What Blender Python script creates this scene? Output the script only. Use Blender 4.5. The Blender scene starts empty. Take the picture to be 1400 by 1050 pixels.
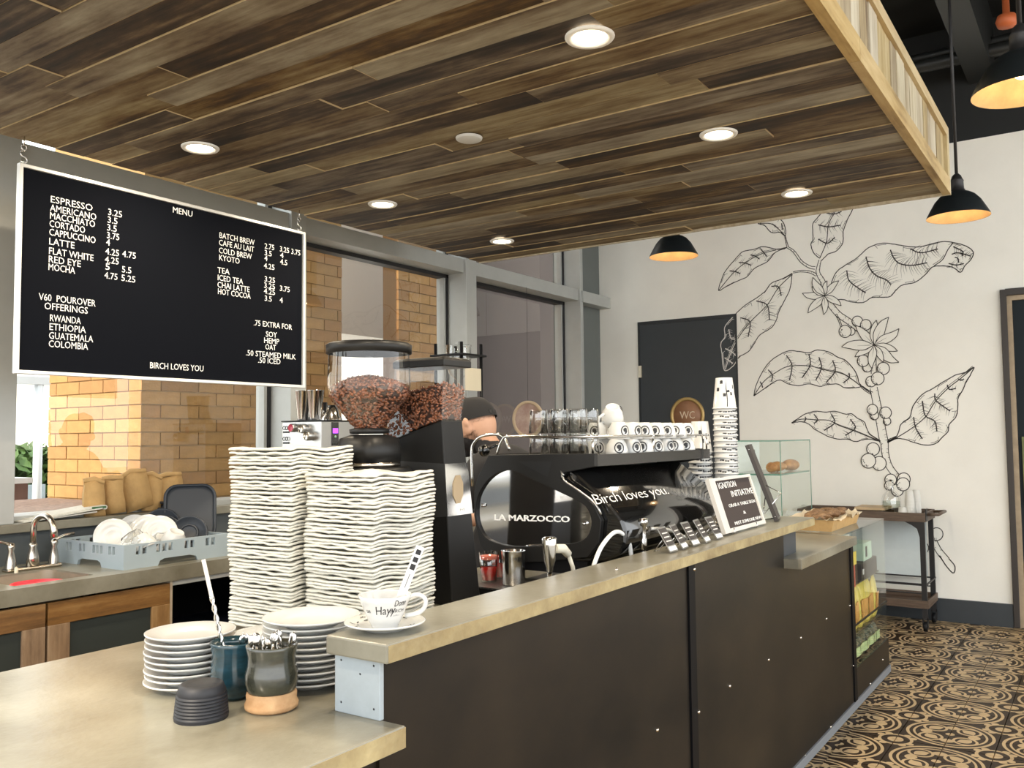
import bpy, bmesh, math, random
from mathutils import Vector, Matrix
random.seed(7)
PI = math.pi
C = bpy.context.scene.collection
S = bpy.context.scene
rnd = random.uniform

# ------------------------------------------------------------------ camera
FPX, YAW, PIT, ROL, EYE = 1205.97, math.radians(34.036), math.radians(3.341), math.radians(-.616), 1.45
_f = Vector((math.cos(YAW)*math.cos(PIT), math.sin(YAW)*math.cos(PIT), math.sin(PIT)))
_r = Vector((math.sin(YAW), -math.cos(YAW), 0)); _u = _r.cross(_f)
RT = _r*math.cos(ROL) + _u*math.sin(ROL); UP = -_r*math.sin(ROL) + _u*math.cos(ROL)
cam = bpy.data.objects.new('camera', bpy.data.cameras.new('camera')); C.objects.link(cam)
m = Matrix.Identity(4)
for i in range(3): m[i][0] = RT[i]; m[i][1] = UP[i]; m[i][2] = -_f[i]
m[0][3], m[1][3], m[2][3] = 0, 0, EYE
cam.matrix_world = m
cam.data.sensor_width = 36; cam.data.lens = FPX/1400*36; cam.data.clip_start = .05; cam.data.clip_end = 200
S.camera = cam
def on(px, py, ax, v):
    """world point where the photograph's pixel meets the plane ax = v"""
    d = RT*((px-700)/FPX) - UP*((py-525)/FPX) + _f
    i = 'xyz'.index(ax); o = Vector((0, 0, EYE)); t = (v-o[i])/d[i]
    return o + d*t

# ------------------------------------------------------------------ light
W = bpy.data.worlds.new('world'); S.world = W; W.use_nodes = True
bg = W.node_tree.nodes['Background']; bg.inputs[0].default_value = (.93, .96, .98, 1); bg.inputs[1].default_value = 3.1
S.view_settings.view_transform = 'Standard'; S.view_settings.look = 'None'
S.view_settings.exposure = 0.22; S.view_settings.gamma = 1; S.view_settings.use_curve_mapping = False
def lamp(kind, loc, power, col=(1, .84, .62), size=.1, name='lamp_light', parent=None, direction=None, **k):
    l = bpy.data.lights.new(name, kind); l.energy = power; l.color = col
    if kind == 'AREA': l.shape = 'DISK'; l.size = size
    elif kind == 'SUN': l.angle = size
    else: l.shadow_soft_size = size
    for a, b in k.items(): setattr(l, a, b)
    o = bpy.data.objects.new(name, l); C.objects.link(o); o.location = loc
    if direction: o.rotation_euler = Vector(direction).to_track_quat('-Z', 'Y').to_euler()
    if parent: o.parent = parent; o.location = Vector(loc) - parent.location
    return o
lamp('SUN', (0, 0, 20), 4.0, (1, .86, .66), math.radians(1.5), 'sun', direction=(.8, .01, -.62))
DOWNLIGHT_W, PENDANT_W = 11, 1.6

# ------------------------------------------------------------------ materials
MATS = {}
def mat(name, col, rough=.5, metal=0., var=0., scale=8., bump=0., bscale=None, col2=None, emit=None, spec=.5, coat=0., stretch=(1, 1, 1), rand=0., detail=6):
    if name in MATS: return MATS[name]
    M = bpy.data.materials.new(name); M.use_nodes = True; nt = M.node_tree; N = nt.nodes; L = nt.links
    b = N['Principled BSDF']; MATS[name] = M
    b.inputs['Base Color'].default_value = (*col, 1); b.inputs['Roughness'].default_value = rough
    b.inputs['Metallic'].default_value = metal; b.inputs['Specular IOR Level'].default_value = spec
    b.inputs['Coat Weight'].default_value = coat
    if emit: b.inputs['Emission Color'].default_value = (*emit[0], 1); b.inputs['Emission Strength'].default_value = emit[1]
    if var or bump or col2:
        tc = N.new('ShaderNodeTexCoord'); mp = N.new('ShaderNodeMapping'); mp.inputs['Scale'].default_value = stretch
        L.new(tc.outputs['Object'], mp.inputs[0])
        n = N.new('ShaderNodeTexNoise'); n.inputs['Scale'].default_value = scale; n.inputs['Detail'].default_value = detail
        n.inputs['Roughness'].default_value = .62; L.new(mp.outputs[0], n.inputs['Vector'])
        r = N.new('ShaderNodeValToRGB'); c2 = col2 or tuple(c*(1-var) for c in col)
        r.color_ramp.elements[0].position = .32; r.color_ramp.elements[1].position = .68
        r.color_ramp.elements[0].color = (*c2, 1); r.color_ramp.elements[1].color = (*[min(1, c*(1+var*.5)) for c in col], 1)
        L.new(n.outputs[0], r.inputs[0]); out = r.outputs[0]
        if rand:
            oi = N.new('ShaderNodeObjectInfo'); hs = N.new('ShaderNodeHueSaturation')
            ma = N.new('ShaderNodeMapRange'); ma.inputs[3].default_value = 1-rand; ma.inputs[4].default_value = 1+rand
            L.new(oi.outputs['Random'], ma.inputs[0]); L.new(ma.outputs[0], hs.inputs['Value']); L.new(out, hs.inputs['Color']); out = hs.outputs[0]
        L.new(out, b.inputs['Base Color'])
        if bump:
            n2 = N.new('ShaderNodeTexNoise'); n2.inputs['Scale'].default_value = bscale or scale*4; L.new(mp.outputs[0], n2.inputs['Vector'])
            bp = N.new('ShaderNodeBump'); bp.inputs['Strength'].default_value = bump; bp.inputs['Distance'].default_value = .01
            L.new(n2.outputs[0], bp.inputs['Height']); L.new(bp.outputs[0], b.inputs['Normal'])
    return M
def glassmat(name, tint=(1, 1, 1), ior=1.45, rough=0., boost=1.):
    M = bpy.data.materials.new(name); M.use_nodes = True; nt = M.node_tree; N = nt.nodes; L = nt.links
    N.remove(N['Principled BSDF']); o = N['Material Output']
    t = N.new('ShaderNodeBsdfTransparent'); t.inputs[0].default_value = (*tint, 1)
    g = N.new('ShaderNodeBsdfGlossy'); g.inputs['Roughness'].default_value = rough
    f = N.new('ShaderNodeFresnel'); f.inputs[0].default_value = ior
    mu = N.new('ShaderNodeMath'); mu.operation = 'MULTIPLY'; mu.inputs[1].default_value = boost; mu.use_clamp = True
    x = N.new('ShaderNodeMixShader')
    g2 = N.new('ShaderNodeNewGeometry'); inv = N.new('ShaderNodeMath'); inv.operation = 'SUBTRACT'; inv.inputs[0].default_value = 1   # reflect once, on the outer face
    L.new(g2.outputs['Backfacing'], inv.inputs[1]); m2 = N.new('ShaderNodeMath'); m2.operation = 'MULTIPLY'
    L.new(f.outputs[0], mu.inputs[0]); L.new(mu.outputs[0], m2.inputs[0]); L.new(inv.outputs[0], m2.inputs[1]); L.new(m2.outputs[0], x.inputs[0]); L.new(t.outputs[0], x.inputs[1]); L.new(g.outputs[0], x.inputs[2]); L.new(x.outputs[0], o.inputs[0])
    return M
def nodemat(name, rough=.5):
    M = bpy.data.materials.new(name); M.use_nodes = True; N = M.node_tree.nodes; L = M.node_tree.links
    b = N['Principled BSDF']; b.inputs['Roughness'].default_value = rough
    return M, N, L, b
def woodmat(name, ramp, rough=.65, along='y', gs=1.0, bump=.25, rand=True):
    M, N, L, b = nodemat(name, rough)
    tc = N.new('ShaderNodeTexCoord'); oi = N.new('ShaderNodeObjectInfo')
    cmb = N.new('ShaderNodeVectorMath'); cmb.operation = 'SCALE'; cmb.inputs[0].default_value = (37, 61, 23)
    L.new(oi.outputs['Random'], cmb.inputs['Scale'])
    ad = N.new('ShaderNodeVectorMath'); L.new(tc.outputs['Object'], ad.inputs[0]); L.new(cmb.outputs[0], ad.inputs[1])
    mp = N.new('ShaderNodeMapping'); s = dict(x=(1.3, 26, 26), y=(26, 1.3, 26), z=(26, 26, 1.3))[along]
    mp.inputs['Scale'].default_value = [k*gs for k in s]; L.new(ad.outputs[0], mp.inputs[0])
    n1 = N.new('ShaderNodeTexNoise'); n1.inputs['Scale'].default_value = 1.3; n1.inputs['Detail'].default_value = 8; n1.inputs['Roughness'].default_value = .6; L.new(mp.outputs[0], n1.inputs[0])
    mp2 = N.new('ShaderNodeMapping'); s = dict(x=(1.8, 7, 7), y=(7, 1.8, 7), z=(7, 7, 1.8))[along]
    mp2.inputs['Scale'].default_value = s; L.new(ad.outputs[0], mp2.inputs[0])
    n2 = N.new('ShaderNodeTexNoise'); n2.inputs['Scale'].default_value = 1.5; n2.inputs['Detail'].default_value = 7; n2.inputs['Roughness'].default_value = .65; L.new(mp2.outputs[0], n2.inputs[0])
    mx = N.new('ShaderNodeMath'); mx.operation = 'MULTIPLY_ADD'; mx.inputs[1].default_value = .42; L.new(n1.outputs[0], mx.inputs[0])
    m2 = N.new('ShaderNodeMath'); m2.operation = 'MULTIPLY_ADD'; m2.inputs[1].default_value = .60; L.new(n2.outputs[0], m2.inputs[0])
    m3 = N.new('ShaderNodeMath'); m3.operation = 'MULTIPLY_ADD'; m3.inputs[1].default_value = .26 if rand else 0; m3.inputs[2].default_value = -.13 if rand else 0
    L.new(oi.outputs['Random'], m3.inputs[0]); L.new(m3.outputs[0], m2.inputs[2]); L.new(m2.outputs[0], mx.inputs[2])
    r = N.new('ShaderNodeValToRGB'); els = r.color_ramp.elements
    for i, (p, c) in enumerate(ramp):
        e = els[i] if i < 2 else els.new(p)
        e.position = p; e.color = (*c, 1)
    L.new(mx.outputs[0], r.inputs[0])
    # hue drift between planks: brown against grey green
    w = N.new('ShaderNodeTexWhiteNoise'); w.noise_dimensions = '1D'; L.new(oi.outputs['Random'], w.inputs['W'])
    hs = N.new('ShaderNodeHueSaturation'); mr = N.new('ShaderNodeMapRange'); mr.inputs[3].default_value = .78; mr.inputs[4].default_value = 1.35
    L.new(w.outputs['Value'], mr.inputs[0]); L.new(mr.outputs[0], hs.inputs['Saturation']); L.new(r.outputs[0], hs.inputs['Color'])
    L.new(hs.outputs[0], b.inputs['Base Color'])
    bp = N.new('ShaderNodeBump'); bp.inputs['Strength'].default_value = bump; bp.inputs['Distance'].default_value = .004
    L.new(n1.outputs[0], bp.inputs['Height']); L.new(bp.outputs[0], b.inputs['Normal'])
    return M
plank_m = woodmat('reclaimed_planks', [(.31, (.014, .008, .005)), (.78, (.42, .36, .25)), (.41, (.048, .029, .015)), (.475, (.115, .076, .040)), (.545, (.18, .138, .084)), (.64, (.27, .23, .155))])
fascia_m = woodmat('fascia_boards', [(.30, (.16, .11, .06)), (.75, (.66, .60, .44)), (.45, (.36, .28, .16)), (.58, (.50, .42, .28))], along='z')
fasciax_m = woodmat('fascia_rails', [(.32, (.20, .13, .06)), (.72, (.62, .50, .30)), (.5, (.46, .34, .18))], along='x')
oak_m = woodmat('cabinet_oak', [(.34, (.060, .032, .016)), (.72, (.38, .26, .15)), (.5, (.19, .11, .055))], along='x', rand=False)
oakv_m = woodmat('cabinet_oak_upright', [(.34, (.080, .045, .025)), (.72, (.42, .31, .20)), (.5, (.24, .155, .09))], along='z', rand=False)
concrete = mat('concrete_top', (.27, .26, .21), .28, var=.3, scale=2.0, bump=.05, bscale=60, col2=(.13, .115, .080), spec=.45, detail=9)
concrete_edge = mat('warm_lit_concrete_edge', (.46, .37, .19), .6, scale=9, bump=.3, bscale=45, col2=(.24, .175, .08))  # warm light falling on the counter edges is put into this golden colour
steel_black = mat('blackened_steel', (.028, .0205, .0135), .40, metal=.1, scale=1.6, col2=(.006, .0055, .005), bump=.02, bscale=6, spec=.22, detail=9, stretch=(1, 1, 1.6))
black_strip = mat('black_joint_strip', (.003, .003, .004), .5, spec=.15)
grey_paint = mat('grey_paint', (.36, .41, .44), .55, var=.08, scale=20)
alu = mat('window_frame_aluminium', (.45, .46, .44), .45, metal=.15, var=.06, scale=6)
gasket = mat('black_gasket', (.01, .01, .012), .5)
wall_m = mat('cream_wall_paint', (.90, .87, .79), .75, var=.06, scale=1.2, bump=.05, bscale=80)
charcoal = mat('charcoal_paint', (.035, .041, .046), .5, var=.1, scale=3)
dark_ceiling = mat('dark_ceiling_paint', (.010, .011, .011), .75)
white_trim = mat('white_trim', (.85, .84, .80), .4)
porcelain = mat('white_porcelain', (.64, .64, .62), .16, var=.02, scale=5, coat=.3)
pulp = mat('moulded_pulp', (.70, .68, .60), .85, var=.05, scale=30, bump=.3, bscale=220)
chrome = mat('polished_steel', (.72, .71, .69), .14, metal=1)
brushed = mat('brushed_steel', (.52, .51, .49), .33, metal=1)
nickel = mat('warm_nickel', (.55, .50, .43), .22, metal=1)
matte_black = mat('black_plastic', (.008, .008, .009), .42, spec=.25)
soft_black = mat('satin_black_housing', (.012, .0115, .011), .40, spec=.28)
gloss_black = mat('gloss_black_enamel', (.006, .006, .006), .12, coat=.8)
navy_plastic = mat('dark_lid_plastic', (.022, .028, .038), .4)
rack_m = mat('grey_blue_rack_plastic', (.36, .43, .47), .45, var=.04)
kraft = mat('kraft_paper', (.56, .35, .14), .8, var=.15, scale=14, bump=.2)
glass_m = glassmat('window_glass', (.97, .985, .98), 1.5, boost=1.8)
clear = glassmat('clear_plastic', (.985, .98, .975), 1.45, boost=2.2)
tumbler_g = glassmat('tumbler_glass', (.985, .99, .985), 1.5, boost=4.5)
green_glass = glassmat('greenish_case_glass', (.965, .985, .975), 1.5)
ink = mat('mural_black_paint', (.035, .03, .026), .7)
chalk = mat('mural_white_paint', (.72, .70, .66), .7)
print_w = mat('white_print', (.85, .85, .83), .5)
print_b = mat('black_print', (.012, .012, .014), .5)
redp = mat('red_plastic', (.62, .03, .03), .35)

# ------------------------------------------------------------------ mesh helpers
class MB:
    def __init__(s): s.v = []; s.f = []; s.m = []; s.sm = []
    def add(s, vs, fs, mi=0, smooth=False):
        n = len(s.v); s.v += [Vector(v) for v in vs]
        for f in fs: s.f.append([i+n for i in f]); s.m.append(mi); s.sm.append(smooth)
        return s
    def box(s, x0, x1, y0, y1, z0, z1, mi=0, M=None):
        vs = [Vector(p) for p in ((x0,y0,z0),(x1,y0,z0),(x1,y1,z0),(x0,y1,z0),(x0,y0,z1),(x1,y0,z1),(x1,y1,z1),(x0,y1,z1))]
        if M: vs = [M @ v for v in vs]
        return s.add(vs, [(3,2,1,0),(4,5,6,7),(0,1,5,4),(1,2,6,5),(2,3,7,6),(3,0,4,7)], mi)
    def loft(s, rings, mi=0, smooth=True, caps=True, closed=True):
        n = len(rings[0]); vs = [p for r in rings for p in r]; fs = []
        for i in range(len(rings)-1):
            for j in range(n if closed else n-1):
                k = (j+1) % n
                fs.append((i*n+j, i*n+k, (i+1)*n+k, (i+1)*n+j))
        s.add(vs, fs, mi, smooth)
        if caps:
            s.add(rings[0], [tuple(range(n))[::-1]], mi); s.add(rings[-1], [tuple(range(n))], mi)
        return s
    def lathe(s, prof, n=24, c=(0, 0, 0), M=None, mi=0, smooth=True, caps=False):
        rings = []
        for r, z in prof:
            ring = []
            for j in range(n):
                a = 2*PI*j/n; p = Vector((r*math.cos(a), r*math.sin(a), z))
                if M: p = M @ p
                ring.append(p + Vector(c))
            rings.append(ring)
        return s.loft(rings, mi, smooth, caps)
    def tube(s, pts, r, n=8, mi=0, caps=True):
        pts = [Vector(p) for p in pts]; rings = []; up = None
        for i, p in enumerate(pts):
            d = (pts[min(i+1, len(pts)-1)] - pts[max(i-1, 0)])
            if d.length < 1e-9: d = Vector((0, 0, 1))
            d.normalize()
            if up is None:
                up = Vector((0, 0, 1)) if abs(d.z) < .9 else Vector((1, 0, 0))
            a = d.cross(up).normalized(); up = a.cross(d).normalized()
            q = r[i] if isinstance(r, (list, tuple)) else r
            rings.append([p + a*q*math.cos(2*PI*j/n) + up*q*math.sin(2*PI*j/n) for j in range(n)])
        return s.loft(rings, mi, n > 5, caps)
    def prism(s, poly, fn, d0, d1, mi=0, smooth=False):
        n = len(poly); a = [fn(u, w, d0) for u, w in poly]; b = [fn(u, w, d1) for u, w in poly]
        s.add(a, [tuple(range(n))[::-1]], mi); s.add(b, [tuple(range(n))], mi)
        s.add(a+b, [(i, (i+1) % n, n+(i+1) % n, n+i) for i in range(n)], mi, smooth)
        return s
    def sphere(s, c, r, n=10, mi=0, M=None, sc=(1, 1, 1)):
        prof = [(max(1e-4, math.sin(PI*i/n)), -math.cos(PI*i/n)) for i in range(n+1)]
        T = Matrix.Translation(Vector(c)) @ (M or Matrix.Identity(4)) @ Matrix.Diagonal((r*sc[0], r*sc[1], r*sc[2], 1))
        return s.lathe(prof, n+4, (0, 0, 0), T, mi)
    def mesh(s, name, off=None):
        me = bpy.data.meshes.new(name); vs = [v - off for v in s.v] if off is not None else s.v
        me.from_pydata([tuple(v) for v in vs], [], s.f)
        me.polygons.foreach_set('material_index', s.m); me.polygons.foreach_set('use_smooth', s.sm)
        me.update(); return me
def fixn(me):
    bm = bmesh.new(); bm.from_mesh(me); bmesh.ops.remove_doubles(bm, verts=bm.verts, dist=1e-5)
    bmesh.ops.recalc_face_normals(bm, faces=bm.faces); bm.to_mesh(me); bm.free()
def obj(name, mb, mats, parent=None, bevel=0, label=None, kind=None, solid=0, subd=0, fix=True, sharp=None):
    """link one mesh object; vertices are given in the parent's (or world) frame of unrotated things"""
    off = None
    if parent is not None:
        off = Vector((0, 0, 0)); q = parent
        while q: off += q.location; q = q.parent
    me = mb if isinstance(mb, bpy.types.Mesh) else mb.mesh(name, off)
    if fix and not isinstance(mb, bpy.types.Mesh): fixn(me)
    for mm in (mats if isinstance(mats, (list, tuple)) else [mats]): me.materials.append(mm)
    o = bpy.data.objects.new(name, me); C.objects.link(o); o.parent = parent
    if solid:
        q = o.modifiers.new('thick', 'SOLIDIFY'); q.thickness = solid; q.offset = 0
    if subd:
        q = o.modifiers.new('sub', 'SUBSURF'); q.levels = q.render_levels = subd
    if bevel:
        q = o.modifiers.new('bevel', 'BEVEL'); q.width = bevel; q.segments = 2; q.limit_method = 'ANGLE'; q.harden_normals = False
    if label: o['label'] = label
    if kind: o['kind'] = kind
    return o
def solo(name, mb, mats, loc, label, cat, group=None, **k):
    """a thing that is one mesh, origin at its base"""
    loc = Vector(loc); me = mb.mesh(name, loc); fixn(me)
    o = obj(name, me, mats, **k); o.location = loc
    return tag(o, label, cat, group)
def tag(o, label, cat, group=None):
    o['label'] = label; o['category'] = cat
    if group: o['group'] = group
    return o
def thing(name, label, cat, loc=(0, 0, 0), group=None):
    o = bpy.data.objects.new(name, None); C.objects.link(o); o.location = loc; o.empty_display_size = .05
    return tag(o, label, cat, group)
def struct(name, mb, mats, parent=None, **k):
    o = obj(name, mb, mats, parent, **k); o['kind'] = 'structure'; return o
def dup(o, parent=None):
    c = o.copy(); C.objects.link(c); c.parent = parent
    for ch in list(o.children):
        if ch.type != 'LIGHT': dup(ch, c)
    return c
def place(o, loc, rot=None, label=None, group=None, scale=None):
    o.location = loc
    if rot is not None: o.rotation_euler = rot
    if scale: o.scale = (scale,)*3
    if label: o['label'] = label
    if group: o['group'] = group
    return o
def copies(proto, spots, label=None, group=None):
    """spots: (loc, rot) pairs, the first one takes the prototype itself"""
    out = []
    for i, sp in enumerate(spots):
        o = proto if i == 0 else dup(proto)
        place(o, sp[0], sp[1], sp[2] if len(sp) > 2 else label, group); out.append(o)
    return out
def text(name, s, p0, p1, h, mt, parent, up=None, ext=.0006, shear=0, off=None, label=None, normal=None, spacing=1., thick=0):
    """lettering from p0 (baseline left) to p1 (baseline right), capital height h"""
    cu = bpy.data.curves.new(name, 'FONT'); cu.body = s; cu.size = 1; cu.resolution_u = 2; cu.shear = shear; cu.space_character = spacing; cu.offset = thick
    t = bpy.data.objects.new('tmp', cu); C.objects.link(t)
    dg = bpy.context.evaluated_depsgraph_get(); me = bpy.data.meshes.new_from_object(t.evaluated_get(dg))
    bpy.data.objects.remove(t)
    xs = [v.co.x for v in me.vertices]; x0, x1 = min(xs), max(xs); cap = .70
    p0 = Vector(p0); p1 = Vector(p1); X = (p1-p0); U = Vector(up or (0, 0, 1)); U = (U - X*(U.dot(X)/X.length_squared)).normalized()
    Nn = X.cross(U).normalized()
    base = [p0 + X*((v.co.x-x0)/(x1-x0)) + U*(v.co.y/cap*h) for v in me.vertices]
    tmp = MB(); fs = [tuple(p.vertices) for p in me.polygons]; n = len(base)
    tmp.add([b + Nn*ext for b in base], fs)
    edges = {}
    for f in fs:
        for i in range(len(f)):
            e = (f[i], f[(i+1) % len(f)])
            if (e[1], e[0]) in edges: del edges[(e[1], e[0])]
            else: edges[e] = 1
    tmp.add(base, []); k = n
    for a, b in edges: tmp.f.append([b, a, a+k, b+k]); tmp.m.append(0); tmp.sm.append(False)
    bpy.data.meshes.remove(me)
    return obj(name, tmp, mt, parent, label=label, fix=False)
def arc(c, r, a0, a1, n, ax='xz'):
    i, j = 'xyz'.index(ax[0]), 'xyz'.index(ax[1]); out = []
    for k in range(n+1):
        a = a0+(a1-a0)*k/n; p = Vector(c); p[i] += r*math.cos(a); p[j] += r*math.sin(a); out.append(p)
    return out
def smooth_path(pts, k=6):
    pts = [Vector(p) for p in pts]; out = []
    for i in range(len(pts)-1):
        a, b = pts[i], pts[i+1]; p = pts[i-1] if i else a*2-b; q = pts[i+2] if i+2 < len(pts) else b*2-a
        for j in range(k):
            t = j/k; t2 = t*t; t3 = t2*t
            out.append(.5*((2*a)+(b-p)*t+(2*p-5*a+4*b-q)*t2+(3*a-p-3*b+q)*t3))
    return out+[pts[-1]]

# ================================================================== THE SETTING
WX, WY = 7.53, 4.17          # back wall plane, window glass plane
# ---- floor: patterned cement tiles, 2 x 2 tiles make one figure
def tilemat():
    M, N, L, b = nodemat('encaustic_tile', .45); b.inputs['Specular IOR Level'].default_value = .22
    def mth(op, a, c=None, d=None):
        n = N.new('ShaderNodeMath'); n.operation = op
        for i, x in enumerate((a, c, d)):
            if x is None: continue
            if isinstance(x, (int, float)): n.inputs[i].default_value = x
            else: L.new(x, n.inputs[i])
        return n.outputs[0]
    g = N.new('ShaderNodeNewGeometry'); sp = N.new('ShaderNodeSeparateXYZ'); L.new(g.outputs['Position'], sp.inputs[0])
    P = .41
    def cell(o, off): return mth('MULTIPLY_ADD', mth('FRACT', mth('DIVIDE', mth('SUBTRACT', o, off), P)), 2, -1)
    u, v = cell(sp.outputs[0], 3.7+40*-P), cell(sp.outputs[1], .895-40*P)
    au, av = mth('ABSOLUTE', u), mth('ABSOLUTE', v)
    def dist(a, c, x0, y0): 
        dx, dy = mth('SUBTRACT', a, x0), mth('SUBTRACT', c, y0)
        return mth('SQRT', mth('ADD', mth('MULTIPLY', dx, dx), mth('MULTIPLY', dy, dy)))
    def ring(d, r, w): return mth('LESS_THAN', mth('ABSOLUTE', mth('SUBTRACT', d, r)), w)
    r = dist(u, v, 0, 0); rc = dist(au, av, 1, 1); re = dist(au, av, 1, 0); re2 = dist(au, av, 0, 1); rd = dist(au, av, .36, .36)
    th = mth('ARCTAN2', v, u)
    pet = mth('MULTIPLY', mth('LESS_THAN', mth('ABSOLUTE', mth('SUBTRACT', r, .50)), mth('MULTIPLY', mth('ABSOLUTE', mth('COSINE', mth('MULTIPLY', th, 4))), .13)), 1)
    acc = ring(r, .90, .035)
    for t in (ring(r, .76, .025), pet, ring(rc, .34, .035), mth('LESS_THAN', rc, .17), ring(rd, .24, .03), mth('LESS_THAN', dist(au, av, .36, .36), .09),
              mth('LESS_THAN', dist(au, av, .80, .66), .085), mth('LESS_THAN', dist(au, av, .66, .80), .085), mth('LESS_THAN', r, .10)):
        acc = mth('MAXIMUM', acc, t)
    ns = N.new('ShaderNodeTexNoise'); ns.inputs['Scale'].default_value = 6; ns.inputs['Detail'].default_value = 6; L.new(g.outputs['Position'], ns.inputs[0])
    x = N.new('ShaderNodeMix'); x.data_type = 'RGBA'; x.inputs[6].default_value = (.034, .020, .011, 1); x.inputs[7].default_value = (.62, .45, .25, 1)
    L.new(mth('MULTIPLY', acc, mth('MULTIPLY_ADD', ns.outputs[0], .5, .62)), x.inputs[0]); L.new(x.outputs[2], b.inputs['Base Color'])
    return M
tile_m = tilemat()
fl = struct('floor', MB().box(-3, WX+1, -3.5, 4.17, -.15, -.004), tile_m)
tb = MB().box(-.1005, .1005, -.1005, .1005, -.004, .004).mesh('tile'); tb.materials.append(tile_m)
for i in range(19):
    for j in range(11):
        x, y = 3.7+.1025+.205*i, 1.1-.1025-.205*j
        if x > WX-.1: continue
        o = bpy.data.objects.new('tile', tb); C.objects.link(o); o.parent = fl; o.location = (x, .895+.1025-.205*j, rnd(-.0008, .0008))
        o['kind'] = 'structure'
struct('ground', MB().box(-40, 60, -40, 60, -.35, -.16), mat('outdoor_paving', (.52, .50, .47), .8, var=.15, scale=2))
# ---- back wall with two door openings
bw = MB()
for y0, y1, z0, z1 in ((3.645, 4.4, 0, 3.69), (2.685, 3.645, 2.503, 3.69), (.64, 2.685, 0, 3.69), (-.45, .64, 2.503, 3.69), (-3.5, -.45, 0, 3.69)):
    bw.box(WX, WX+.15, y0, y1, z0, z1)
struct('wall_back', bw, wall_m)
struct('wall_upper', MB().box(WX-.004, WX+.15, -3.5, 4.4, 3.69, 4.7), dark_ceiling)
struct('baseboard_back', MB().box(WX-.022, WX+.01, .64, 2.685, -.01, .167).box(WX-.022, WX+.01, 3.645, 4.05, -.01, .167), charcoal, bevel=.003)
d1 = struct('door_1', MB().box(WX+.001, WX+.05, 2.70, 3.63, .005, 2.475), charcoal)
struct('door_frame', MB().box(WX-.008, WX+.06, 2.685, 2.70, 0, 2.503).box(WX-.008, WX+.06, 3.63, 3.645, 0, 2.503).box(WX-.008, WX+.06, 2.70, 3.63, 2.475, 2.503), mat('door_frame_black', (.02, .022, .024), .45), d1)
struct('hinge', MB().box(WX-.014, WX, 3.612, 3.645, 1.98, 2.09), mat('hinge_brass', (.72, .66, .52), .35, metal=.6), d1)
d2 = struct('door_2', MB().box(WX+.02, WX+.05, -.45, .566, -.01, 2.425), mat('door_dark_glass', (.02, .026, .03), .6, spec=.1))
struct('door_frame', MB().box(WX-.03, WX+.10, .60, .64, 0, 2.503).box(WX-.03, WX+.1, -.45, .60, 2.455, 2.503), mat('door_frame_umber', (.035, .027, .022), .5), d2, bevel=.004)
struct('door_jamb', MB().box(WX-.012, WX+.09, .565, .60, 0, 2.455).box(WX-.012, WX+.09, -.45, .565, 2.42, 2.455), mat('jamb_wood', (.38, .29, .19), .6, var=.2, scale=12), d2)
struct('door_panel', MB().box(WX+.005, WX+.02, -.35, .54, .9, 1.40), mat('olive_panel', (.17, .19, .07), .6, var=.3, scale=9), d2)
struct('door_panel', MB().box(WX+.005, WX+.02, -.35, .56, .03, .47), mat('yellow_panel', (.75, .48, .08), .5, var=.1), d2)
# ---- upper ceiling with beam, pipes and ducts
struct('ceiling', MB().box(-3, WX+.1, -3.5, 4.4, 4.6, 4.75), dark_ceiling)
bm_ = mat('dark_services', (.022, .024, .024), .45)
a, b_ = on(1285, 0, 'z', 4.15), on(1343, 112, 'z', 4.15)
struct('ceiling_beam', MB().box(-2, WX, a.y-.16, a.y+.02, 4.12, 4.6), bm_)
for i, (px, py, z, r) in enumerate(((1255, 92, 4.2, .05), (1300, 70, 4.35, .035), (1340, 120, 4.1, .045))):
    p = on(px, py, 'z', z)
    struct('pipe', MB().tube([(p.x, -3.3, z), (p.x, 4.1, z)], r, 10), bm_)
struct('duct', MB().box(2.5, WX, -1.6, -.9, 4.05, 4.45), bm_)
vp = on(1376, 26, 'z', 3.9)
solo('sprinkler_valve', MB().lathe([(0, -.05), (.05, -.045), (.06, -.01), (.05, .02), (.02, .03), (.018, .7)], 12, vp, mi=0), mat('orange_valve', (.55, .13, .04), .5), vp, 'orange red pipe valve up in the dark ceiling', 'valve')

# ---- window wall
def mullion(x0, x1, y0=3.95, z1=4.6):
    mb = MB().box(x0, x1, y0, WY+.05, 1.09, z1)
    return mb
wl = struct('wall_window_base', MB().box(-3, WX, 3.97, WY+.12, 0, 1.05), mat('backsplash_charcoal', (.075, .085, .09), .4, var=.12, scale=4))
struct('ledge_slab', MB().box(-3, 6.98, 3.93, WY+.10, 1.052, 1.09), concrete, bevel=.003)
posts = [(.35, .47), (1.87, 1.98), (3.54, 3.66), (5.25, 5.38), (6.98, 7.03), (-1.2, -1.08), (-2.9, -2.78)]
for i, (x0, x1) in enumerate(posts):
    o = struct('trim_%d' % (i+1), mullion(x0, x1), alu, bevel=.003)
    struct('gasket', MB().box(x0-.022, x0-.001, WY-.05, WY+.03, 1.09, 4.6).box(x1+.001, x1+.015, WY-.04, WY+.03, 1.09, 4.6), gasket, o)
    struct('glazing_bead', MB().box(x0-.045, x0-.023, WY-.04, WY+.03, 1.09, 4.6), alu, o)
struct('trim_8', MB().box(7.03, WX, 4.05, WY+.1, 1.09, 4.6), mat('dark_spandrel', (.13, .145, .14), .35, var=.1, scale=2))
spans = [(-2.78, -1.2), (-1.08, .35), (.47, 1.87), (1.98, 3.54), (3.66, 5.25), (5.38, 6.98)]
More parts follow.
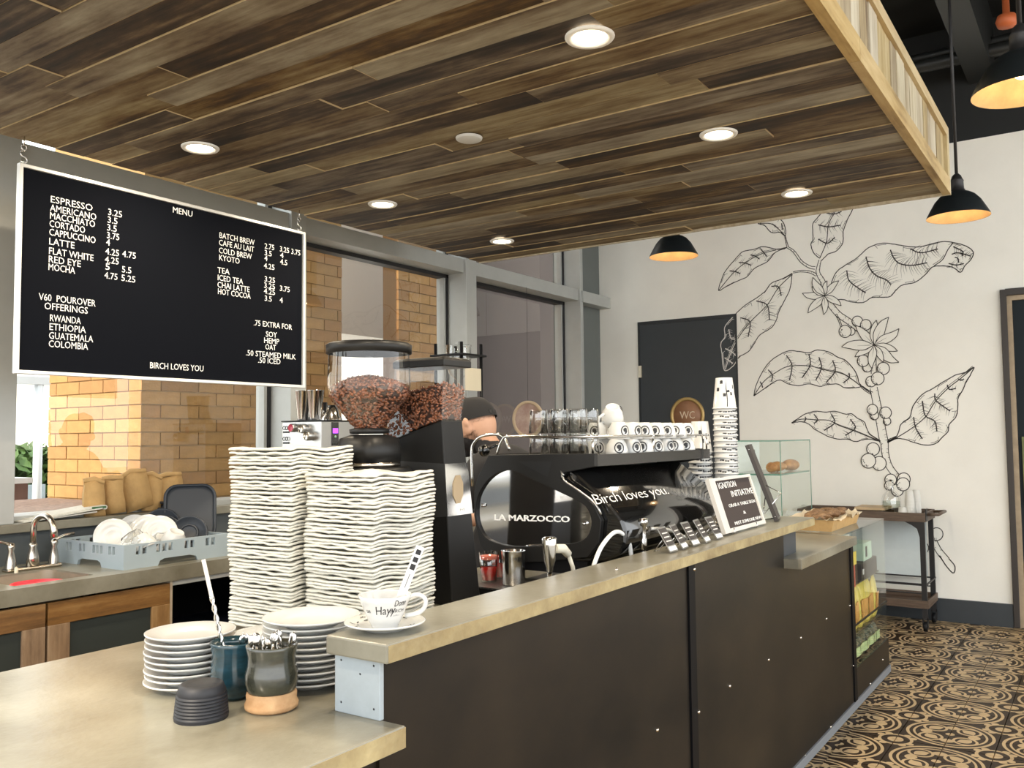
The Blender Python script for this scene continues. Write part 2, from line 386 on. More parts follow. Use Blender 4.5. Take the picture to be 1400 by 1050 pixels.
for i, (x0, x1) in enumerate(spans):
    w = struct('window_%d' % (i+1), MB().box(x0, x1, 4.03, WY+.05, 1.09, 1.115), alu)
    struct('header', MB().box(x0, x1, 3.97, WY+.05, 2.675, 2.78).box(x0, x1, 4.02, WY+.05, 4.5, 4.6), alu, w, bevel=.003)
    struct('gasket', MB().box(x0, x1, WY-.05, WY+.03, 2.648, 2.675), gasket, w)
    struct('pane', MB().box(x0, x1, WY, WY+.008, 1.115, 2.675), glass_m, w)
    struct('pane', MB().box(x0, x1, WY, WY+.008, 2.78, 4.5), glass_m, w)
struct('trim_9', MB().box(7.0, 7.58, 3.93, 4.05, 2.66, 2.765), alu, bevel=.003)

# ---- outside: brick piers, pale block, building, hedge, planter, post
brick_mats = [mat('brick_honey', (.46, .25, .085), .85, var=.12, scale=14, bump=.2, rand=.10), mat('brick_tan', (.41, .21, .075), .85, var=.12, scale=14, bump=.2, rand=.10)]
mortar = mat('mortar', (.40, .24, .095), .9)
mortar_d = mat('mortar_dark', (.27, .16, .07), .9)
def pier(name, x0, x1, y0, y1, z0, z1, faces, label, bz0, bz1, mats=brick_mats, bw_=.30, bh=.095, mort=None):
    t = thing(name, label, 'pier', (x0, y0, z0))
    obj('core', MB().box(x0+.012, x1, y0+.012, y1, z0, z1), mort or mortar, t)
    cache = {}
    for face in faces:
        a0, a1 = (y0, y1) if face == 'x' else (x0, x1)
        nz = int((bz1-bz0)/bh)
        for r in range(nz):
            z = bz0+r*bh; p = a0 - (bw_*.5 if r % 2 else 0)
            while p < a1-.02:
                q0, q1 = max(p, a0), min(p+bw_, a1); p += bw_
                if q1-q0 < .05: continue
                key = (face, round(q1-q0, 3), random.randrange(2)); L_ = q1-q0-.008
                if key not in cache:
                    mb = MB()
                    if face == 'x': mb.box(0, .03, 0, L_, 0, bh-.008)
                    else: mb.box(0, L_, 0, .03, 0, bh-.008)
                    me = mb.mesh('brick'); me.materials.append(mats[key[2]]); cache[key] = me
                o = bpy.data.objects.new('brick', cache[key]); C.objects.link(o); o.parent = t
                loc = (x0+rnd(-.003, .002), q0, z) if face == 'x' else (q0, y0+rnd(-.003, .002), z)
                o.location = Vector(loc)-t.location
    return t
pier('brick_pier', 3.46, 5.31, 5.3, 6.45, -.2, 5.5, 'xy', 'honey coloured brick pier outside, its left face sunlit', .95, 3.05, bw_=.30, bh=.092)
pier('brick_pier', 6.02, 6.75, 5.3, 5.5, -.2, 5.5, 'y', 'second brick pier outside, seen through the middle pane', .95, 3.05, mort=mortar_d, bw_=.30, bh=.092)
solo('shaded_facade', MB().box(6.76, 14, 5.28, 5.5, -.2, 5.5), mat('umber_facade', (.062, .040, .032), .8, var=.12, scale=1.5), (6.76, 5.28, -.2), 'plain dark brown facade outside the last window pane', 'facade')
solo('pale_block', MB().box(5.2, 8.5, 6.7, 7.5, 2.55, 4.2).box(5.25, 5.5, 7.1, 7.4, -.2, 2.55), mat('pale_render', (.72, .68, .62), .8), (5.2, 6.7, 2.55), 'pale overhang between the two brick piers outside', 'block')  # pale box on a post, filling the gap behind the piers
bt = thing('building', 'cream building across the court, seen left of the sunlit pier', 'building', (6, 16, -.2))
obj('wall', MB().box(-6, 30, 18, 24, -.2, 4.5), mat('cream_render', (.86, .78, .66), .85, var=.04), bt)
obj('band', MB().box(-6.1, 30, 17.9, 18, 4.2, 4.6), mat('band_grey', (.45, .46, .48), .7), bt)
def leafy(name, x0, x1, y0, y1, z0, z1, n, label, cat, col=(.07, .14, .03)):
    mb = MB()
    for k in range(n):
        c = Vector((rnd(x0, x1), rnd(y0, y1), rnd(z0, z1))); a = Vector((rnd(-1, 1), rnd(-1, 1), rnd(-.3, 1))).normalized()*.13; bb = a.cross(Vector((rnd(-1, 1), rnd(-1, 1), 1))).normalized()*.07
        mb.add([c-a, c+bb, c+a, c-bb], [(0, 1, 2, 3)])
    return solo(name, mb, mat(name+'_green', col, .6, var=.5, scale=3), ((x0+x1)/2, (y0+y1)/2, z0), label, cat)
hp0, hp1 = on(8, 612, 'y', 12), on(66, 628, 'y', 12)
leafy('hedge', hp0.x-2, hp1.x+2.5, 11.6, 12.6, .4, 1.35, 5200, 'clipped green hedge in the court outside', 'hedge')
pl0, pl1 = on(-20, 634, 'y', 8.5), on(38, 680, 'y', 8.5)
pt = thing('planter_box', 'rusty brown planter box outside the left window', 'planter', (pl0.x, 8.5, -.2))
obj('box', MB().box(pl0.x, pl1.x, 8.5, 9.1, .1, 1.05), mat('corten', (.12, .06, .05), .6, var=.3, scale=4), pt)
obj('rim', MB().box(pl0.x-.02, pl1.x+.03, 8.47, 9.13, 1.05, 1.1), mat('rim_grey', (.5, .5, .52), .5), pt)
pp = on(52, 600, 'y', 9.5)
t = thing('parasol_post', 'pale post with bracket standing outside by the hedge', 'post', (pp.x, 9.5, -.16))
obj('post', MB().lathe([(.045, -.16), (.045, 2.25)], 12, (pp.x, 9.5, 0), caps=True), mat('post_white', (.62, .66, .70), .5), t)
obj('bracket', MB().box(pp.x-.9, pp.x+.12, 9.45, 9.55, 2.05, 2.13), mat('post_white', (0, 0, 0)), t)
cp = on(46, 662, 'y', 9.9)
t = thing('patio_chair', 'grey patio chair outside beside the planter box', 'chair', (cp.x, 9.9, -.16))
obj('seat', MB().box(cp.x-.25, cp.x+.25, 9.7, 10.15, .42, .46), rack_m, t)
obj('backrest', MB().box(cp.x-.25, cp.x+.25, 10.12, 10.16, .46, .95), rack_m, t)
for sx in (-.23, .23):
    for sy in (9.72, 10.13): obj('leg', MB().tube([(cp.x+sx, sy, -.16), (cp.x+sx, sy, .42)], .015, 6), rack_m, t)
gb = on(30, 690, 'y', 5.6)
solo('gravel_bed', MB().box(1.0, 3.4, 4.5, 6.3, .9, 1.04), mat('bark_mulch', (.22, .15, .12), .9, var=.5, scale=30, bump=.6), (2.2, 5.4, .9), 'raised bed of brown bark just outside the glass', 'bed', kind='stuff')

sawn_m = mat('sawn_plank_edge', (.50, .37, .20), .8, var=.2, scale=20)
# ---- dropped canopy of reclaimed planks
CX0, CX1, CY0, CY1, CZ = -1.0, 4.66, .60, 3.40, 2.60
can = thing('canopy', 'dropped ceiling of mixed reclaimed planks over the counter', 'canopy', (CX0, CY0, CZ))
obj('core', MB().box(CX0, CX1-.004, CY0+.02, CY1, CZ+.022, 2.91), mat('canopy_core', (.35, .27, .16), .8), can)
row = .118; nrow = int((CX1-CX0)/row)+1
for i in range(nrow):
    x1 = CX1-i*row; x0 = max(CX0, x1-row+.0035)
    if x1 <= CX0+.02: break
    y = CY0+.022; first = True
    while y < CY1-.01:
        ln = rnd(.35, 1.5) if first else rnd(.8, 1.8); first = False
        y1 = min(CY1, y+ln)
        if CY1-y1 < .25: y1 = CY1
        dz = rnd(-.0062, .001)
        mb = MB().box(-(x1-x0)/2, (x1-x0)/2, 0, y1-y-.003, 0, .022)
        me = mb.mesh('plank'); me.materials.append(plank_m); me.materials.append(sawn_m); me.polygons[5].material_index = 1; me.polygons[2].material_index = 1
        o = bpy.data.objects.new('plank', me); C.objects.link(o); o.parent = can
        o.location = Vector(((x0+x1)/2, y, CZ+dz))-can.location
        y = y1
# fascia on the customer side
obj('fascia_backing', MB().box(CX0, CX1, CY0+.008, CY0+.02, CZ, 2.91), mat('fascia_back', (.16, .11, .06), .8), can)
for x in (CX0, CX0+1.9, CX0+3.8):
    x1 = min(x+1.9, CX1) if x < CX0+3.7 else CX1
    obj('lower_rail', MB().box(x, x1-.003, CY0-.014, CY0+.02, CZ-.012, CZ+.062), fasciax_m, can)
    obj('upper_rail', MB().box(x, x1-.003, CY0-.014, CY0+.02, 2.865, 2.915), fasciax_m, can)
x = CX1-.055
while x > CX0+.05:
    w = random.choice((.10, .125, .15)); 
    obj('fascia_board', MB().box(x-w+.003, x, CY0-rnd(-.004, .003), CY0+.01, CZ+.062, 2.865), fascia_m, can); x -= w
obj('corner_post', MB().box(CX1-.052, CX1, CY0-.014, CY0+.02, CZ+.062, 2.865), fascia_m, can)
obj('end_fascia', MB().box(CX1, CX1+.018, CY0-.014, CY1, CZ-.012, 2.915), fascia_m, can)
for i in range(7):
    obj('hanger_rod', MB().tube([(CX0+.4+i*.85, 1.3 if i % 2 else 2.8, 2.91), (CX0+.4+i*.85, 1.3 if i % 2 else 2.8, 4.6)], .008, 6), bm_, can)
# recessed downlights
bulb_m = mat('downlight_diffuser', (1, .9, .75), emit=((1, .83, .58), 14))
def downlight():
    t = thing('downlight', 'x', 'downlight', (0, 0, 0))
    obj('trim_ring', MB().lathe([(.05, .004), (.054, -.004), (.068, -.005), (.072, 0), (.072, .003)], 28), white_trim, t)
    obj('diffuser', MB().lathe([(0.0005, -.001), (.05, -.001)], 28), bulb_m, t)
    return t
dl = downlight(); names = {(0, 0): 'recessed downlight at the window side, nearest the menu board', (0, 1): 'window side recessed downlight, second from the menu board', (0, 2): 'window side recessed downlight, farthest from the menu board',
     (1, 0): 'largest recessed downlight, customer side of the plank canopy', (1, 1): 'recessed downlight, middle one of the customer side row', (1, 2): 'customer side recessed downlight nearest the mural'}
first = True
for r_, y in ((0, 2.91), (1, 1.19)):
    for c_, x in enumerate((2.14, 3.19, 4.22)) if r_ == 0 else enumerate((2.18, 3.19, 4.21)):
        o = dl if first else dup(dl); first = False
        place(o, (x, y, CZ-.0105), None, names[(r_, c_)], 'recessed downlights in the plank canopy')
        lamp('AREA', (x, y, CZ-.02), DOWNLIGHT_W, size=.1, name='downlight_lamp', direction=(0, 0, -1), parent=o)
for x, y in ((1.12, 2.91), (1.15, 1.19), (.1, 2.91), (.1, 1.19)):       # the rows go on overhead
    o = dup(dl); place(o, (x, y, CZ-.0105), None, 'recessed downlight overhead %s' % ('above the faucet side' if y > 2 else 'above the near low counter end') + (', nearer the menu board' if x > 1 else ', farthest from the menu board'), 'recessed downlights in the plank canopy')
    lamp('AREA', (x, y, CZ-.02), DOWNLIGHT_W, size=.1, name='downlight_lamp', direction=(0, 0, -1), parent=o)
solo('ceiling_speaker', MB().lathe([(0.0005, -.006), (.045, -.006), (.05, -.003), (.052, .004)], 24), mat('speaker_white', (.62, .62, .60), .6), (0, 0, 0), 'plain white round cover without light in the plank canopy', 'cover').location = (2.67, 1.99, CZ-.0105)

# ---- mural: a coffee branch in black line, painted on the back wall (white where it crosses the door)
mu = thing('mural', 'black line painted coffee branch with leaves and berries on cream wall', 'mural', (WX, 1.8, 1.0))
def cA(p): return (970+p[0]/4.375, 280+p[1]/4.375)
def cB(p): return (1100+p[0]/4.772, 310+p[1]/4.772)
def cC(p): return (1010+p[0]/5.835, 460+p[1]/5.835)
def cD(p): return (1150+p[0]/5, 490+p[1]/5)
def cE(p): return (1140+p[0]/4.773, 640+p[1]/4.773)
def wallpts(f, pts, k=4, jag=0):
    q = [on(*f(p), 'x', WX) for p in pts]
    if k > 1: q = smooth_path(q, k)
    if jag: q = [v + Vector((0, rnd(-jag, jag), rnd(-jag, jag))) for v in q]
    return q
def ribbon(mb, pts, w=.007, e=.0012, taper=False):
    n = len(pts)
    for i in range(n-1):
        a, b = pts[i], pts[i+1]; d = b-a
        if d.length < 1e-6: continue
        s = Vector((0, -d.z, d.y)).normalized()
        wa = w*(1-.8*i/(n-1)) if taper else w; wb = w*(1-.8*(i+1)/(n-1)) if taper else w
        X = Vector((-e, 0, 0)); white = (a.y+b.y)/2 > 2.685 and (a.z+b.z)/2 < 2.5
        mb.add([a+s*wa/2+X, a-s*wa/2+X, b-s*wb/2+X, b+s*wb/2+X], [(0, 1, 2, 3)], 1 if white else 0)
def hatch(mb, pts, ln=.05, step=.016, w=.0035, skew=.5):
    acc = 0
    for i in range(len(pts)-1):
        a, b = pts[i], pts[i+1]; d = b-a; L_ = d.length
        if L_ < 1e-6: continue
        t = d/L_; s = Vector((0, -t.z, t.y)); acc += L_
        while acc > step:
            acc -= step
            for sg in (-1, 1):
                l = ln*rnd(.4, 1.1); p = a + d*rnd(0, 1); q = p + s*sg*l*.5 + t*l*skew*.4; r = p + s*sg*l + t*l*skew
                ribbon(mb, [p, q, r], w, .0012, True)
def leaf(f, outline, rib, veins, hl=.055, dbl=True, extra=()):
    mb = MB()
    ribbon(mb, wallpts(f, outline, 5, .0012), .0075)
    o2 = wallpts(f, outline, 5)
    c = sum(o2, Vector())/len(o2)
    for k in range(0, len(o2)-6, 11):      # broken second contour and short edge hatching
        seg = [v+(c-v).normalized()*.014 for v in o2[k:k+5]]
        ribbon(mb, seg, .0035)
        v = o2[k]; ribbon(mb, [v, v+(c-v).normalized()*.035+Vector((0, rnd(-.01, .01), rnd(-.01, .01)))], .003)
    rp = wallpts(f, rib, 5); ribbon(mb, rp, .007)
    if dbl: ribbon(mb, [p+Vector((0, .008, .010)) for p in rp[len(rp)//2:]], .004)
    for v in veins:
        vp = wallpts(f, v, 5); ribbon(mb, vp, .009); hatch(mb, vp, min(hl, .36*(vp[0]-vp[-1]).length))
    for v in extra: ribbon(mb, wallpts(f, v, 4), .006)
    return obj('leaf', mb, [ink, chalk], mu, fix=False)
leaf(cA, [(290,112),(330,125),(370,165),(420,165),(452,185),(455,150),(440,105),(400,70),(350,75),(290,112)], [(300,110),(380,118),(452,185)], [[(380,118),(410,140)], [(432,110),(436,150)]], .03)
leaf(cA, [(465,255),(400,265),(320,250),(265,268),(200,280),(155,325),(100,390),(75,440),(55,512),(100,490),(170,455),(225,430),(270,380),(345,340),(395,285),(465,255)],
     [(55,512),(150,400),(240,330),(320,290),(400,270)], [[(120,395),(155,400),(185,412)], [(175,345),(212,348),(250,362)], [(245,300),(272,306),(300,325)], [(305,262),(328,290),(345,310)]], .05)
leaf(cA, [(660,320),(625,290),(607,240),(620,200),(617,120),(640,85),(665,55),(710,5),(790,-30),(870,-20),(855,30),(825,90),(800,160),(798,225),(760,275),(710,295),(670,335)],
     [(660,320),(700,220),(712,120),(750,45),(800,-20)], [[(650,205),(705,230),(750,195)], [(650,120),(712,132),(785,122)], [(700,50),(748,55),(790,40)]], .06)
leaf(cA, [(495,410),(430,445),(370,470),(330,520),(270,565),(215,600),(165,645),(110,705),(90,740),(92,790),(68,830),(75,890),(90,990),(140,965),(180,910),(230,880),(265,835),(300,780),(370,735),(400,690),(415,640),(450,570),(482,500),(495,410)],
     [(490,420),(410,500),(345,600),(240,705),(170,800),(130,880),(95,985)], [[(370,488),(412,490),(430,545)], [(280,575),(345,600),(360,690)], [(185,675),(242,700),(232,790)], [(115,745),(130,800),(165,800)], [(95,860),(135,880),(160,905)], [(90,915),(115,930),(140,950)]], .07)
leaf(cB, [(165,395),(205,300),(260,255),(340,205),(420,135),(510,108),(590,115),(680,130),(760,130),(840,108),(910,97),(970,103),(1050,125),(1100,165),(1085,215),(1050,250),(1018,297),(985,275),(940,258),(850,258),(815,280),(780,320),(720,362),(640,380),(600,410),(560,455),(510,460),(440,462),(380,495),(300,490),(250,475),(190,480)],
     [(970,103),(935,150),(900,215),(845,255)], [[(275,285),(290,350),(350,400),(400,432)], [(400,195),(425,270),(470,320),(530,345),(565,378)], [(560,150),(580,200),(620,240),(700,252),(800,235)], [(690,145),(760,170),(870,145)], [(980,200),(1000,205),(1005,235)], [(970,130),(1030,160),(1030,190)], [(940,240),(990,250),(1040,240)], [(960,180),(1000,170),(1080,190)]], .10)
leaf(cC, [(120,475),(135,400),(180,300),(240,210),(320,150),(400,115),(480,120),(560,130),(630,108),(720,125),(790,165),(850,190),(900,240),(940,300),(960,370),(975,402),(850,410),(790,380),(700,385),(650,398),(560,378),(480,392),(400,380),(330,348),(270,370),(200,420),(120,475)],
     [(120,475),(200,360),(300,285),(400,238),(560,235),(700,270),(820,295),(900,340),(980,400),(1060,455)], [[(235,265),(270,310),(260,360)], [(380,150),(425,230),(405,350)], [(560,140),(570,230),(505,330)], [(640,165),(660,250),(615,350)], [(750,190),(770,275),(700,365)], [(880,290),(880,330),(835,370)], [(170,360),(185,385),(190,410)]], .055)
leaf(cC, [(420,690),(480,650),(540,615),(610,598),(700,603),(770,597),(850,620),(900,618),(950,655),(1000,680),(1020,730),(1050,780),(1130,835),(1050,820),(990,825),(930,838),(860,818),(800,820),(720,800),(650,765),(600,735),(560,700),(500,680),(420,690)],
     [(420,690),(500,660),(620,665),(720,670),(800,710),(900,745),(1000,785),(1130,840)], [[(740,620),(765,690),(680,750)], [(890,660),(930,730),(850,790)], [(600,620),(630,665),(600,695)], [(530,640),(535,662),(520,680)]], .05)
leaf(cD, [(315,568),(380,530),(410,450),(470,400),(490,330),(550,250),(620,210),(700,160),(780,115),(850,95),(908,60),(880,120),(850,170),(830,220),(800,270),(798,330),(785,400),(740,450),(730,500),(690,540),(650,580),(580,593),(500,575),(440,555),(380,548),(315,575)],
     [(315,570),(400,530),(500,465),(580,395),(640,300),(730,205),(820,135),(908,60)], [[(555,290),(575,390),(640,430),(655,500)], [(640,240),(650,290),(745,360)], [(495,400),(510,475),(555,550)], [(725,180),(740,212),(785,205)], [(800,140),(820,150),(840,140)]], .06)
def stem(f, pts, w0, w1):
    mb = MB(); p = wallpts(f, pts, 5); n = len(p)
    for sg in (-1, 1):
        line = []
        for i in range(n):
            d = p[min(i+1, n-1)]-p[max(i-1, 0)]; s = Vector((0, -d.z, d.y)).normalized()
            line.append(p[i]+s*sg*(w0+(w1-w0)*i/(n-1))/2)
        ribbon(mb, line, .006)
        for i in range(1, n-1, 2):
            if rnd(0, 1) < .7: ribbon(mb, [line[i], line[i]+(p[i]-line[i])*rnd(.3, .8)+Vector((0, 0, rnd(-.01, .01)))], .003)
    return obj('stem', mb, [ink, chalk], mu, fix=False)
stem(cA, [(468,255),(505,280),(550,340),(600,372),(632,378)], .014, .022)
stem(cA, [(452,185),(458,215),(468,252)], .006, .014)
stem(cA, [(500,405),(545,397),(600,402),(640,420)], .010, .020)
stem(cA, [(662,330),(652,370),(650,410),(680,465),(690,540)], .018, .045)
stem(cB, [(150,485),(215,565),(270,605),(320,640),(400,705),(448,760)], .045, .05)
stem(cB, [(205,570),(225,610),(240,650)], .012, .012)
stem(cB, [(445,800),(450,860),(452,960)], .035, .04)
stem(cD, [(222,200),(240,290),(265,420),(283,520),(295,575)], .055, .065)
stem(cD, [(297,575),(302,650),(330,740),(400,830)], .055, .045)
stem(cD, [(315,568),(350,552),(385,535)], .022, .014)
stem(cC, [(980,400),(1020,430),(1065,455)], .016, .022)
stem(cE, [(640,400),(645,450),(680,530),(735,600)], .035, .05)
mb = MB(); ribbon(mb, wallpts(cE, [(690,570),(735,640),(780,685),(790,640),(750,590)], 4), .008); obj('stem', mb, [ink, chalk], mu, fix=False)
berry_n = 0
def berry(f, c, r, ry=None):
    global berry_n
    berry_n += 1; e = .0016+.0004*berry_n; mb = MB(); n = 22; ry = ry or r
    P = [on(*f((c[0]+r*math.cos(2*PI*k/n), c[1]+ry*math.sin(2*PI*k/n))), 'x', WX) for k in range(n)]
    ctr = sum(P, Vector())/n
    mb.add([p+Vector((-e, 0, 0)) for p in P], [tuple(range(n))], 2)
    ribbon(mb, P+[P[0]], .007, e+.0003)
    for k in range(26):      # stippled shade along the lower left
        a = rnd(.55*PI, 1.25*PI); q = P[int(a/(2*PI)*n) % n]; v = ctr+(q-ctr)*rnd(.6, .95)
        ribbon(mb, [v, v+Vector((0, rnd(-.008, .008), rnd(-.012, 0)))], .003, e+.0003)
    return obj('berry', mb, [ink, chalk, wall_m], mu, fix=False)
for c, r in (((345,618),35), ((400,640),35), ((305,683),25), ((265,683),40), ((410,915),33), ((383,875),38), ((515,925),40), ((435,1010),35), ((478,990),42)): berry(cB, c, r)
for c, r in (((315,430),26), ((228,390),30), ((215,350),36), ((305,372),40), ((220,620),44), ((262,718),48), ((188,700),50), ((340,830),40), ((330,868),32), ((385,900),42), ((430,826),44), ((425,860),45)): berry(cD, c, r)
for c, r in (((580,520),40), ((672,430),42)): berry(cE, c, r)
def blossom(f, c, tips, w=.16, side=.055):
    mb = MB(); C0 = on(*f(c), 'x', WX)
    for k, tp in enumerate(tips):
        T = on(*f(tp), 'x', WX); d = T-C0; s = Vector((0, -d.z, d.y)).normalized()*d.length*w; bend = s*rnd(-.6, .6)
        a = [C0, C0+d*.35+s+bend*.5, C0+d*.75+s*.8+bend, T]; b = [C0, C0+d*.35-s+bend*.5, C0+d*.75-s*.6+bend, T]
        e = .008+k*.0004; A, B = smooth_path(a, 4), smooth_path(b, 4)
        poly = A + B[::-1][1:-1]
        mb.add([p+Vector((-e, 0, 0)) for p in poly], [tuple(range(len(poly)))], 2)
        ribbon(mb, A, .006, e+.0003); ribbon(mb, B, .006, e+.0003); ribbon(mb, [C0+d*.1, C0+d*.5+bend*.4], .004, e+.0003, True)
    return obj('blossom', mb, [ink, chalk, wall_m], mu, fix=False)
blossom(cA, (690,545), [(557,530),(590,648),(685,658),(790,605),(775,455),(705,455),(615,490),(620,435)])
blossom(cB, (455,772), [(335,645),(470,610),(550,590),(618,665),(608,812),(617,885),(515,885),(440,925),(330,850),(243,785)])

# ================================================================== FRONT COUNTER
LZ, BZ = .92, 1.07           # low counter top, raised bar top
ct = thing('service_counter', 'long service counter with blackened steel front and raised concrete bar ledge', 'counter', (1.26, 1.165, 0))
outl = [(-.6, 1.095), (1.259, 1.095), (1.259, 1.175), (3.75, 1.175), (3.75, 1.085), (4.72, 1.085), (4.72, 1.56), (5.75, 1.56), (5.75, 2.135), (-.6, 2.135)]
obj('low_worktop', MB().prism(outl, lambda u, v, d: Vector((u, v, d)), LZ-.042, LZ), concrete, ct, bevel=.003)
obj('edge_band', MB().box(-.6, 1.2595, 1.0945, 1.0965, LZ-.040, LZ-.003), concrete_edge, ct, label='golden edge of the low concrete top, warm light painted in')
obj('bar_ledge', MB().box(1.226, 4.05, 1.11, 1.268, BZ-.036, BZ), concrete, ct, bevel=.004, label='raised concrete ledge')
obj('edge_band', MB().box(1.23, 4.048, 1.1088, 1.1105, BZ-.034, BZ-.003), concrete_edge, ct, label='golden front edge of the raised ledge, warm light painted in')
obj('riser', MB().box(1.262, 3.97, 1.172, 1.262, LZ, BZ-.036), mat('riser_dark', (.05, .055, .06), .5), ct)
obj('end_plate', MB().box(1.250, 1.262, 1.150, 1.268, LZ, BZ-.036), grey_paint, ct, bevel=.002, label='pale grey painted end plate with small screws')
for y, z in ((1.165, 1.02), (1.25, 1.02), (1.165, .94), (1.25, .94), (1.20, 1.0)):
    obj('screw', MB().lathe([(.0015, -.0008), (.0022, 0), (.0005, .001)], 8, (1.2495, y, z), Matrix.Rotation(-PI/2, 4, 'Y')), print_b, ct)
obj('front_panel', MB().box(-.6, 1.259, 1.168, 1.18, .045, LZ-.042), steel_black, ct)
obj('front_panel', MB().box(1.2595, 2.722, 1.160, 1.172, .045, BZ-.036), steel_black, ct)
obj('front_panel', MB().prism([(2.776, .045), (4.868, .045), (4.868, LZ-.042), (3.755, LZ-.042), (3.755, BZ-.036), (2.776, BZ-.036)], lambda u, v, d: Vector((u, d, v)), 1.172, 1.160), steel_black, ct)
for x0, x1, z1 in ((2.724, 2.774, BZ-.037), (4.87, 4.925, LZ-.043)):
    obj('joint_strip', MB().box(x0, x1, 1.153, 1.172, .045, z1), black_strip, ct)
obj('kick_strip', MB().box(-.6, 5.76, 1.152, 1.166, .0045, .045), mat('kick_grey', (.20, .21, .22), .5), ct)
obj('carcass', MB().box(-.6, 4.87, 1.172, 1.9, .045, LZ-.042).box(4.87, 5.72, 1.6, 1.9, .045, LZ-.042), matte_black, ct)
sc = MB().lathe([(.0065, 0), (.005, .004), (.0005, .005)], 10, M=Matrix.Rotation(PI/2, 4, 'X')).mesh('screw_head'); fixn(sc); sc.materials.append(nickel)
pix = [(843, 779), (947, 778), (953, 973), (899, 998), (998, 938), (1051, 902), (1095, 872), (1130, 846), (1162, 828), (1136, 994), (1101, 1033), (1165, 760)]
for px, py in pix:
    p = on(px, py, 'y', 1.158); o = bpy.data.objects.new('screw_head', sc); C.objects.link(o); o.parent = ct; o.location = Vector((p.x, 1.1525 if abs(p.x-2.75) < .03 else 1.159, p.z))-ct.location
# ---- refrigerated glass display at the far end
fd = thing('display_fridge', 'low glass display cabinet of packaged snacks at the far counter end', 'display case', (4.93, 1.165, .045))
obj('base_panel', MB().box(4.926, 5.76, 1.160, 1.172, .045, .20).box(5.748, 5.76, 1.172, 1.555, .045, .20).box(4.93, 5.748, 1.172, 1.555, .045, .19), steel_black, fd)
obj('back_panel', MB().box(4.93, 5.75, 1.548, 1.556, .20, .905), mat('fridge_white', (.62, .66, .62), .4), fd)
obj('side_panel', MB().box(4.926, 4.936, 1.172, 1.548, .20, .905), mat('fridge_white', (0, 0, 0)), fd)
obj('glass_front', MB().box(4.938, 5.752, 1.164, 1.170, .20, .912), green_glass, fd)
obj('glass_side', MB().box(5.752, 5.758, 1.164, 1.555, .20, .912), green_glass, fd)
obj('glass_top', MB().box(4.725, 5.76, 1.162, 1.556, .9125, .9205), green_glass, fd)
for z in (.335, .60): obj('shelf', MB().box(4.94, 5.748, 1.20, 1.545, z, z+.008), mat('shelf_dark', (.03, .03, .03), .4), fd)
obj('mid_rail', MB().box(4.94, 5.752, 1.158, 1.1635, .418, .428), matte_black, fd)
for px, py in ((1207, 902), (1171, 922), (1190, 935), (1167, 910)):
    p = on(px, py, 'y', 1.158); p.y = 1.159
    o = bpy.data.objects.new('screw_head', sc); C.objects.link(o); o.parent = fd; o.location = p-fd.location
def pouch(w, h, d, mt, band=None, lab='x'):
    mb = MB(); rings = []
    for i, (z, s) in enumerate(((0, .75), (.12, 1), (.5, 1.05), (.85, .6), (1, .08))):
        ring = []
        for k in range(14):
            a = 2*PI*k/14; cx = abs(math.cos(a))**.6*math.copysign(1, math.cos(a)); cy = abs(math.sin(a))**.8*math.copysign(1, math.sin(a))
            ring.append(Vector((w/2*cx, d/2*s*cy, h*z)))
        rings.append(ring)
    mb.loft(rings)
    t = thing('snack_bag', lab, 'snack bag')
    obj('bag', mb, mt, t); obj('seal', MB().box(-w/2, w/2, -.002, .002, h*.985, h+.012), mt, t)
    if band: obj('bag_label', MB().box(-w*.36, w*.36, -d*.56, -d*.50, h*.18, h*.62), band, t)
    return t
yel = mat('yellow_bag', (.80, .62, .12), .3, var=.2, scale=25); grn = mat('green_black_bag', (.06, .075, .045), .35, var=.5, scale=30); redb = mat('red_bag', (.55, .05, .03), .35, var=.25, scale=30)
lime = mat('lime_label', (.62, .72, .34), .5, var=.2, scale=40)
pr = pouch(.105, .235, .06, yel, mat('orange_label', (.80, .40, .10), .5), 'yellow snack bag standing on the middle shelf of the glass display')
copies(pr, [((5.00+.085*i, 1.235+.01*(i % 2), .343), (rnd(-.05, .05), 0, rnd(-.15, .15))) for i in range(9)], None, 'yellow bags on the middle shelf')
pr = pouch(.10, .11, .07, grn, lime, 'dark green snack bag with pale label, standing on the cabinet floor')
copies(pr, [((5.09+.085*i, 1.24, .19), (0, 0, rnd(-.15, .15))) for i in range(8)], None, 'dark green bags on the cabinet floor')
pr = pouch(.10, .12, .07, redb, None, 'red snack bag standing on the cabinet floor by the steel post')
place(pr, (4.995, 1.24, .19), (0, 0, .1))
pr = pouch(.11, .12, .06, redb, lime, 'red snack bag on the upper shelf of the glass display')
copies(pr, [((5.02, 1.25, .608), (0, 0, 0), 'red snack bag on the upper display shelf, left behind the yellow card'), ((5.42, 1.42, .608), (0, 0, .2), 'red snack bag on the upper display shelf, behind the black box')], None, 'red bags on the upper shelf')
t = thing('card_box', 'small box with a yellow card, red below, on the upper display shelf', 'box', (5.05, 1.20, .608)); obj('carton', MB().box(4.955, 5.07, 1.18, 1.22, .608, .74), redb, t); obj('card', MB().box(4.95, 5.08, 1.174, 1.178, .73, .80), mat('yellow_card', (.85, .66, .08), .5), t)
t = thing('carton', 'pale green carton with a dark square on the upper display shelf', 'box', (5.5, 1.25, .70)); obj('carton_body', MB().box(5.42, 5.62, 1.21, 1.37, .70, .80), mat('mint_card', (.52, .66, .52), .6), t); obj('printed_square', MB().box(5.46, 5.50, 1.2085, 1.2095, .72, .78), print_b, t)
